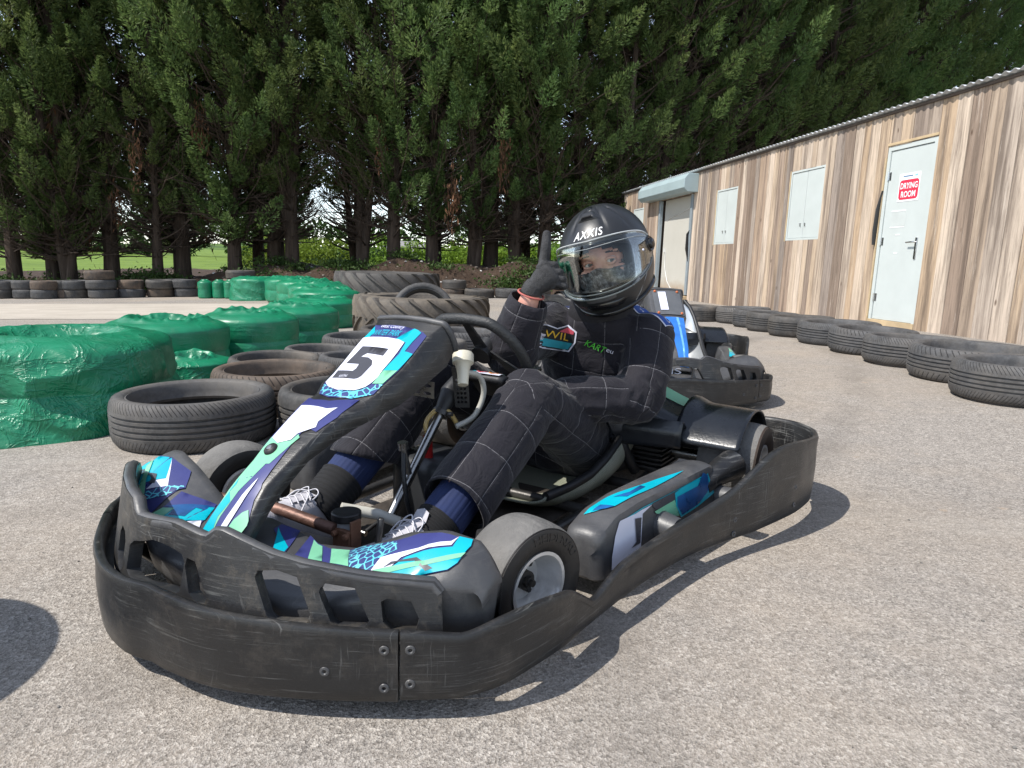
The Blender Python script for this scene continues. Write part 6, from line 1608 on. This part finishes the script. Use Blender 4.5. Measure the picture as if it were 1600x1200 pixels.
bm.to_mesh(body)
# eyes joined into the same mesh
bm2=MB()
for s in (1,-1):
    M=Matrix.Translation(hp(.077,s*.034,-.010))@HM.to_3x3().to_4x4()
    bm2.ball((0,0,0),.0150,1,16,12,M)
    gaze=Vector((.93,.36 if s>0 else .36,-.02)).normalized()
    M2=Matrix.Translation(hp(.077,s*.034,-.010))@HM.to_3x3().to_4x4()@gaze.to_track_quat('Z','Y').to_matrix().to_4x4()
    bm2.lathe([(0,.0162),(.003,.016),(.0035,.0158)],14,3,M2,closed=False); bm2.lathe([(.0035,.0158),(.0066,.0144),(.007,.0135)],16,2,M2,closed=False)
    for zz,sg in ((.0085,1),(-.0095,-1)):   # lids
        bm2.tube([hp(.077+.0155*cos(a)*.98,s*.034+.0175*sin(a),-.010+zz*(cos(a*1.25))) for a in np.linspace(-1.15,1.15,9)],[.002,.004,.0042,.004,.002],8,0)
    bm2.tube([hp(.094-.010*abs(t)**2,s*(.034+.026*t),.010+.006*(1-t*t)) for t in np.linspace(-1,1,8)],[.0015,.0035,.0035,.0015],6,3)
n0=len(body.vertices); vs=[tuple(v.co) for v in body.vertices]+[tuple(v) for v in bm2.v]
fs=[tuple(p.vertices) for p in body.polygons]+[tuple(i+n0 for i in f) for f in bm2.f]
mi=[0]*len(body.polygons)+bm2.m
bm.free(); me=bpy.data.meshes.new('body'); me.from_pydata(vs,[],fs)
for m_ in (M_SKIN,simple('eye_white',(.72,.70,.68),.25),simple('iris_grey_blue',(.10,.14,.16),.2),simple('dark_lash',(.02,.012,.01),.5)): me.materials.append(m_)
me.polygons.foreach_set('material_index',mi); me.polygons.foreach_set('use_smooth',[True]*len(me.polygons)); me.update()
BODY=bpy.data.objects.new('body',me); link(BODY,RID)
# balaclava: black cloth round the face, grey patterned cloth over nose and cheeks
def bal(u,v):
    a=2*pi*u; e=-1.2+2.6*v; d=Vector((cos(e)*cos(a),cos(e)*sin(a),sin(e))); r=1/sqrt((d.x/.112)**2+(d.y/.094)**2+((d.z)/(.135))**2)
    return hp(d.x*r,d.y*r,d.z*r+.012)
mb=MB(); mb.grid(bal,64,40,cu=True)
keep=[]
for f in mb.f:
    q=sum((HMi@mb.v[i] for i in f),Vector())/len(f)
    if q.x>.03 and (q.y/.072)**2+((q.z+.004)/.036)**2<1: continue
    keep.append(f)
mb.f=keep; mb.m=[0]*len(keep); mb.build('balaclava',M_LINER,RID,180,solid=.003)
mb=MB()
def mask(u,v):
    y=-.088+.176*u; z=-.032-.075*v-.016*(1-(y/.03)**2 if abs(y)<.03 else 0)*-.6
    x=.114*sqrt(max(0,1-(y/.098)**2))+.026*max(0,1-(y/.032)**2)*(1-.5*v)+.004*noise.noise(Vector((u*14,v*9,1)))
    return hp(x,y,z)
mb.grid(mask,34,14)
k=N('grey_patterned_mask'); c=k.ramp(k.noise(70,4,.7),[(.4,(.03,.03,.032)),(.55,(.14,.14,.145)),(.65,(.30,.30,.30))]); mb.build('face_mask',k.set(c,.85),RID,60,solid=.003)

mb=MB(); mb.tube([Vector(SPINE[-3]),Vector(SPINE[-1]),hp(-.01,0,-.05)],[.075,.074,.085],24,caps=False); mb.build('neck_cover',M_LINER,RID,60)
# ---- helmet
def hr(phi,e):
    d=Vector((cos(e)*cos(phi),cos(e)*sin(phi),sin(e)))
    ax=.170 if d.x>0 else .180; az=.158 if d.z>0 else .200
    r=1/sqrt((d.x/ax)**2+(d.y/.1395)**2+(d.z/az)**2)
    cp=max(0,cos(phi))
    r+=.022*math.exp(-((e+.62)/.33)**2)*cp**1.6
    r-=.010*math.exp(-((e-.05)/.25)**2)*max(0,-cos(phi))
    # raised crown panels
    return d,r
def helm(phi,e,off=0.0):
    d,r=hr(phi,e); return HM@(d*(r+off))
PM=1.12
def ehi(phi): t=min(1,abs(phi)/PM); return -.05+(.27+.05)*sqrt(max(0,1-t**3.2))
def elo(phi): t=min(1,abs(phi)/PM); return -.05-(.46-.05)*sqrt(max(0,1-t**2.6))
def ebot(phi): return -.80-.16*max(0,cos(phi))+.28*max(0,-cos(phi))
nphi=144; rows=[]
va=np.r_[np.linspace(0,1,12)]; mb=MB(); NV_=12+7+20; vs=[]
for i in range(nphi):
    phi=2*pi*i/nphi; phi=phi if phi<=pi else phi-2*pi
    a,b,c=ebot(phi),elo(phi),ehi(phi)
    if abs(phi)>PM: b=c=-.05
    es=list(np.linspace(a,b-.002,12))+list(np.linspace(b,c,7))+list(np.linspace(c+.002,pi/2-.02,20))
    for e in es:
        o_=0.0
        # shallow panel lines on the crown and a brow step
        if e>.45:
            for p0 in (.38,.95): 
                dd=abs(abs(phi)-p0*(1.15-.25*e)); o_-=.004*math.exp(-(dd/.045)**2)*min(1,(e-.45)*5)*(1 if e<1.25 else 0)
        vs.append(helm(phi,e,o_))
fs=[]
for i in range(nphi):
    phi=2*pi*(i+.5)/nphi; phi=phi if phi<=pi else phi-2*pi
    for j in range(NV_-1):
        if 12<=j<18 and abs(phi)<PM-.02: continue
        a=i*NV_+j; b=((i+1)%nphi)*NV_+j; fs.append((a,b,b+1,a+1))
vs.append(helm(0,pi/2)); top=len(vs)-1
for i in range(nphi): fs.append((i*NV_+NV_-1,((i+1)%nphi)*NV_+NV_-1,top))
mb.add(vs,fs); HEL=mb.build('helmet',M_HELM,RID,50,solid=.020,soff=-1)
# edge trims
mb=MB(); mb.tube([helm(p,ehi(p)+.01,.001) for p in np.linspace(-PM,PM,60)]+[helm(p,elo(p)-.01,.001) for p in np.linspace(PM,-PM,60)],.0042,6,closed=True); mb.build('aperture_seal',M_HELMG,HEL,60)
mb=MB(); mb.tube([helm(2*pi*i/80,ebot(2*pi*i/80 if i<=40 else 2*pi*i/80-2*pi)) for i in range(80)],.009,8,closed=True); mb.build('bottom_trim',M_HELMG,HEL,60)
# clear visor
def visor_mat():
    k=N('clear_visor'); tr=k.n('ShaderNodeBsdfTransparent'); tr.inputs[0].default_value=(.90,.92,.91,1)
    gl=k.n('ShaderNodeBsdfGlossy'); gl.inputs['Roughness'].default_value=.03; gl.inputs[0].default_value=(1,1,1,1)
    fr=k.n('ShaderNodeFresnel'); fr.inputs[0].default_value=1.5
    mx=k.n('ShaderNodeMixShader'); k.l(k.math('MULTIPLY_ADD',fr.outputs[0],.55,.0),mx.inputs[0]); k.l(tr.outputs[0],mx.inputs[1]); k.l(gl.outputs[0],mx.inputs[2])
    k.l(mx.outputs[0],k.t.nodes['Material Output'].inputs['Surface']); return k.m
PV=1.42
def vis(u,v,off=.006):
    p=-PV+2*PV*u; t=abs(p)/PV; hi=.02+(.345-.02)*sqrt(max(0,1-t**4)); lo=-.02-(.53-.02)*sqrt(max(0,1-t**2.6))
    lo=lo+.0; hi=hi+.08*t
    return helm(p,lo+(hi-lo)*v,off+.002*(1-t))
mb=MB(); mb.grid(vis,70,16); VIS=mb.build('visor',visor_mat(),HEL,180,solid=.0022,soff=1)
edge=[vis(u,1,.0075) for u in np.linspace(.02,.98,60)]; mb=MB(); mb.tube(edge,.0020,6); mb.tube([vis(u,.86,.0075) for u in np.linspace(.05,.95,60)],.0009,5); mb.build('visor_top_edge',simple('pale_visor_edge',(.55,.57,.57),.25),VIS,60)
edge=[vis(u,0,.0075) for u in np.linspace(.03,.97,60)]; mb=MB(); mb.tube(edge,.0024,6); mb.tube([vis(u,.07,.007) for u in np.linspace(.1,.9,60)],.002,6); mb.build('visor_bottom_edge',simple('grey_visor_edge',(.16,.18,.18),.2),VIS,60)
for s in (1,-1):
    mb=MB(); p=helm(s*1.36,.05,.010); nrm=(p-HC).normalized(); M=Matrix.Translation(p)@nrm.to_track_quat('Z','Y').to_matrix().to_4x4()
    mb.lathe([(0,.008),(.012,.008),(.015,.006),(.016,.0),(.021,.001),(.024,-.003),(.026,-.010)],28,M=M,closed=False); mb.build('visor_pivot',M_HELMG,VIS,50)
mb=MB()
for s in (1,-1):
    q=helm(s*.98,-.02,.014); mb.ball(q,.0035,0,8,6)
mb.build('visor_pins',M_WHT,VIS,50)
# brow wording
V,F,_=text_poly('AXXIS',.35,1.15,.008); mb=MB(); mb.add([helm(-.30+.62*x,.42+.155*y,.0015) for x,y in V],F); mb.build('lettering',M_WHITE,HEL,0)
# top vent, crown ridges, chin vents, cheek lines
def slab(phi0,phi1,e0,e1,h,name,mat,nu=10,nv=6,par=HEL,taper=0.0):
    mb=MB()
    def fn(u,v):
        k_=1-taper*v; p=(phi0+phi1)/2+(u-.5)*(phi1-phi0)*k_; e=e0+(e1-e0)*v
        ed=min(1,min(u,1-u)*5,min(v,1-v)*5)
        return helm(p,e,h*ed-.001)
    mb.grid(fn,nu*2,nv*2); return mb.build(name,mat,par,50)
slab(-.33,.33,.78,1.02,.010,'crown_vent',M_HELM,taper=.3)
slab(-.20,.20,.80,.86,.0125,'vent_slot',M_LINER,8,4)
slab(-.14,.14,1.12,1.24,.006,'vent_slider',M_HELMG,8,5)
slab(-.30,.30,-.62,-.535,.007,'chin_lip',M_PL2,10,5)
slab(-.42,.42,-.80,-.66,.006,'chin_vent',M_HELMG,12,5,taper=-.3)
mb=MB(); 
for s in (1,-1): mb.tube([helm(s*p,e,.001) for p,e in ((1.25,-.30),(1.05,-.5),(.85,-.72),(.72,-.92))],.0013,5)
mb.build('pinstripe',simple('pale_pinstripe',(.35,.35,.36),.4),HEL,60)
mb=MB()
for s in (1,-1): mb.tube([helm(s*p,e,.003) for p,e in ((.62,-.52),(.70,-.49),(.78,-.46))],.006,8,flat=.5)
mb.build('visor_catch',M_LACE,HEL,60)
mb=MB()
for s in (1,-1): mb.tube([helm(s*p,e,.0015) for p,e in ((1.05,-.40),(1.18,-.33))],.0022,5)
mb.build('red_mark',simple('red_mark',(.35,.02,.03),.4),HEL,60)

# ---- gloves
c_=Vector((.862,.507,.02)).normalized(); r_=Vector((-.507,.862,.03)).normalized(); u_=c_.cross(r_); u_=u_ if u_.z>0 else -u_
def glove_right():
    P0=Vector(WRR)+Vector((0,0,.004)); h=(r_*.74+u_*.66+c_*.05).normalized(); n=c_; v=(u_*.76-r_*.65).normalized(); th=(u_*.985+r_*.12).normalized()
    mb=MB()
    rings=[]
    for t,w,d in ((-.012,.030,.027),(.010,.034,.028),(.035,.042,.029),(.060,.046,.028),(.078,.044,.025),(.088,.036,.018)):
        o_=P0+h*t+v*(-.004); rings.append([o_+v*(w*cos(a))+n*(d*sin(a)) for a in np.linspace(0,2*pi,20,endpoint=False)])
    mb.rings(rings)
    L=[(.042,.034,.026),(.045,.036,.027),(.041,.034,.026),(.034,.028,.022)]
    for i in range(4):
        b=P0+h*(.078-.004*i-.003*(i==0))+v*(.036-.0262*i)+n*.004
        d1=(r_*.93-u_*(.08+.07*i)-n*.22).normalized(); d2=(-r_*.45-u_*.12-n*.88).normalized(); d3=(-r_*.95+n*.12).normalized()
        p1=b+d1*L[i][0]; p2=p1+d2*L[i][1]; p3=p2+d3*L[i][2]; rr=.0120 if i<3 else .0106
        limb(mb,[b-h*.02,b,b*.5+p1*.5,p1,p2,p3],[rr*.9,rr*1.05,rr*1.02,rr*1.04,rr*.95,rr*.85],12,3)
    b=P0+h*.064+v*.024-n*.006
    limb(mb,[P0+h*.03+v*.008-n*.004,b,b+th*.036,b+th*.080+c_*.002,b+th*.118-r_*.003],[.021,.021,.0185,.0178,.014],14,4)
    ax=(P0-Vector((.535,.09,.59))).normalized()
    limb_flat(mb,[P0-ax*.024,P0-ax*.010,P0+h*.012],[.0385,.037,.034],18,3)
    return mb
gmb=glove_right(); gc=Vector(WRR); gmb.v=[gc+(v-gc)*.82 for v in gmb.v]; gm=remeshed(gmb,.0024,1,.5); gm.name='glove'; gm.materials.clear(); gm.materials.append(M_GLOVE); gm.polygons.foreach_set('use_smooth',[True]*len(gm.polygons))
go=bpy.data.objects.new('glove',gm); link(go,RID)
GB=BVHTree.FromPolygons([v.co.copy() for v in gm.vertices],[tuple(p.vertices) for p in gm.polygons])
mb=MB(); P0=Vector(WRR)+Vector((0,0,.004)); hh=(r_*.75+u_*.64).normalized(); ax_=(P0-Vector((.535,.09,.59))).normalized()
a1=ax_.cross(c_).normalized(); a2=ax_.cross(a1)
mb.tube([P0-ax_*.023+a1*(.0372*cos(a))+a2*(.0372*sin(a)) for a in np.linspace(0,2*pi,30,endpoint=False)],.0028,8,closed=True); mb.build('knit_cuff_edge',simple('red_white_cuff',(.45,.12,.10),.8,0,.3,30),go,60)
def glove_left():
    mb=MB(); P0=Vector(WRL); h=(Vector(HDL)-P0).normalized(); n=Vector((.3,.3,.9)); n=(n-h*n.dot(h)).normalized(); v=h.cross(n)
    rings=[]
    for t,w,d in ((-.03,.036,.032),(.0,.034,.028),(.04,.044,.026),(.075,.048,.024),(.095,.042,.016)):
        o_=P0+h*t; rings.append([o_+v*(w*cos(a))+n*(d*sin(a)) for a in np.linspace(0,2*pi,20,endpoint=False)])
    mb.rings(rings)
    for i in range(4):
        b=P0+h*(.09-.004*abs(i-1))+v*(.034-.023*i); L=[.042,.046,.043,.034][i]
        p1=b+(h*.8-n*.5).normalized()*L; p2=p1+(-h*.1-n*.95).normalized()*L*.75; p3=p2+(-h*.9-n*.2).normalized()*L*.6
        limb(mb,[b-h*.02,b,p1,p2,p3],[.013,.0145,.014,.013,.011],12,3)
    b=P0+h*.04+v*.036; limb(mb,[P0+h*.02+v*.02,b,b+(h*.6+v*.5-n*.5)*.04,b+(h*.8-n*.7)*.07],[.017,.017,.015,.012],12,4)
    return mb
gl_=remeshed(glove_left(),.0035,3); gl_.name='glove'; gl_.materials.clear(); gl_.materials.append(M_GLOVE); gl_.polygons.foreach_set('use_smooth',[True]*len(gl_.polygons)); o=bpy.data.objects.new('glove',gl_); link(o,RID)

# ---- socks and shoes
def ribbed(mb,a,b,r0,r1,n=72,k=26,m=12,amp=.0012):
    a,b=Vector(a),Vector(b); T=(b-a).normalized(); u=T.cross(Vector((0,0,1))).normalized(); w=T.cross(u); rings=[]
    for i in range(m):
        t=i/(m-1); r=r0+(r1-r0)*t+.002*noise.noise(Vector((t*4,a.y,1))); c=a.lerp(b,t)
        rings.append([c+u*((r+amp*sin(2*pi*k*q/n))*cos(2*pi*q/n))+w*((r+amp*sin(2*pi*k*q/n))*sin(2*pi*q/n)) for q in range(n)])
    mb.rings(rings)
def rib_across(mb,a,b,r0,r1,k=9,n=28):
    a,b=Vector(a),Vector(b); m=k*6; rr=[r0+(r1-r0)*i/(m-1)+.0016*sin(2*pi*k*i/(m-1)) for i in range(m)]
    mb.tube([a.lerp(b,i/(m-1)) for i in range(m)],rr,n)
for kn,hm,an,toe,rot in ((KNL,HML,ANL,(1.235,.135,.165),0),(KNR,HMR,ANR,(1.268,-.150,.215),0)):
    A=Vector(kn).lerp(Vector(hm),.55); B=Vector(an); C=Vector(hm).lerp(B,.42)
    mb=MB(); ribbed(mb,A,C,.060,.056); sk=mb.build('sock',M_SOCK,RID,60)
    mb=MB(); rib_across(mb,C,C.lerp(B,.95),.060,.053); mb.build('ankle_cuff',M_CUFF,sk,60)
    # shoe: heel under the ankle, toe on the pedal
    toe=Vector(toe); fd=(toe-B); L=.285; 
    side=Vector((0,1,0)); fd.normalize(); up=fd.cross(side); up=up if up.z>0 else -up; side=up.cross(fd)
    heel=B-up*.058-fd*.072
    def sec(t):  # along the foot: half width, bottom, top
        return lerp_tab([(0,.024,.014,.060),(.05,.034,.004,.085),(.15,.039,.0,.108),(.28,.040,.0,.112),(.36,.040,.0,.106),(.48,.043,.0,.086),(.62,.048,.0,.066),(.78,.049,.002,.052),(.9,.042,.006,.043),(.97,.028,.010,.034),(1,.010,.016,.026)],t)
    rings=[]
    for t in np.linspace(0,1,34):
        w,zb,zt=sec(t); ring=[]
        for q in range(24):
            a=2*pi*q/24; c,s=cos(a),sin(a); ex=3.0 if s<0 else 2.1; e=(abs(c)**ex+abs(s)**ex)**(-1/ex)
            ring.append(heel+fd*(L*t)+side*(w*c*e)+up*((zb+zt)/2+(zt-zb)/2*s*e))
        rings.append(ring)
    mb=MB(); mb.rings(rings); sh=mb.build('shoe',M_SHOE,RID,70)
    rings=[]
    for t in np.linspace(-.015,1.015,40):
        w,zb,zt=sec(max(0,min(1,t))); w+=.004; th_=.024+.006*(t<.3)
        rings.append([heel+fd*(L*t)+side*(w*a)+up*(zb+b+(.003*sin(t*95) if b<0 else 0)) for a,b in ((-1,.018),(-1.02,.004),(-.93,-.012),(.93,-.012),(1.02,.004),(1,.018))])
    mb=MB(); mb.rings(rings); mb.build('sole',M_SOLE,sh,40)
    # tongue, laces and bow
    tp=lambda t,s,dz=0: heel+fd*(L*t)+side*s+up*(sec(t)[2]+dz)
    mb=MB(); mb.rings([[tp(t,-.022*k_,.002),tp(t,0,.007),tp(t,.022*k_,.002),tp(t,.0,-.004)] for t,k_ in ((.58,.9),(.48,1),(.40,1.05),(.33,1.05))]+[[tp(.30,-.020,.022),tp(.29,0,.028),tp(.30,.020,.022),tp(.31,0,.016)]]); mb.build('tongue',M_SHOE,sh,60)
    mb=MB()
    for t in (.40,.455,.51,.565): mb.tube([tp(t,-.028,-.002),tp(t+.01,-.012,.007),tp(t+.012,.0,.010),tp(t+.02,.012,.007),tp(t+.028,.028,-.002)],.0016,6)
    for s in (1,-1):
        mb.tube(catmull([tp(.40,0,.012),tp(.37,s*.014,.016),tp(.38,s*.030,.008),tp(.43,s*.030,-.004),tp(.41,s*.010,.010)],5),.0016,6)
        mb.tube(catmull([tp(.40,0,.012),tp(.46,s*.025,.012),tp(.53,s*.042,-.026)],5),.0018,6)
    mb.build('laces',M_LACE,sh,60)
# ------------------------------------------------------------------ camera, sun, sky
cam=bpy.data.cameras.new('camera'); co=bpy.data.objects.new('camera',cam); link(co)
cam.sensor_fit='HORIZONTAL'; cam.sensor_width=36; cam.lens=1066/1600*36; cam.clip_start=.05; cam.clip_end=2000
pt_,ro_=radians(10.2),radians(1.85)
fw=Vector((0,cos(pt_),-sin(pt_))); r0=Vector((1,0,0)); u0=r0.cross(fw)
R_=r0*cos(ro_)+u0*sin(ro_); U_=u0*cos(ro_)-r0*sin(ro_); B_=-fw
co.matrix_world=Matrix(((R_.x,U_.x,B_.x,0),(R_.y,U_.y,B_.y,0),(R_.z,U_.z,B_.z,.756),(0,0,0,1)))
scene.camera=co
to_sun=Vector((-.68,-.32,1.0)).normalized(); elev=math.asin(to_sun.z)
sl=bpy.data.lights.new('sun','SUN'); sl.energy=3.4; sl.angle=radians(.55); sl.color=(1,.955,.89)
so=bpy.data.objects.new('sun',sl); link(so); so.rotation_euler=to_sun.to_track_quat('Z','Y').to_euler()
w=bpy.data.worlds.new('World'); scene.world=w; w.use_nodes=True; nt=w.node_tree
sk=nt.nodes.new('ShaderNodeTexSky'); sk.sky_type='NISHITA'; sk.sun_disc=False; sk.sun_elevation=elev; sk.sun_rotation=atan2(to_sun.x,to_sun.y); sk.dust_density=.2; sk.altitude=1200; sk.ozone_density=1.2; sk.air_density=1.0
nt.nodes['Background'].inputs[1].default_value=.15
hs=nt.nodes.new('ShaderNodeHueSaturation'); hs.inputs['Saturation'].default_value=.62   # thin bright cloud over the blue
nt.links.new(sk.outputs[0],hs.inputs['Color']); nt.links.new(hs.outputs[0],nt.nodes['Background'].inputs[0])
scene.view_settings.view_transform='Standard'; scene.view_settings.look='None'; scene.view_settings.exposure=.88; scene.view_settings.gamma=1
scene.render.engine='CYCLES'
try:
    scene.cycles.use_denoising=True; scene.cycles.max_bounces=6; scene.cycles.transparent_max_bounces=12
except Exception: pass
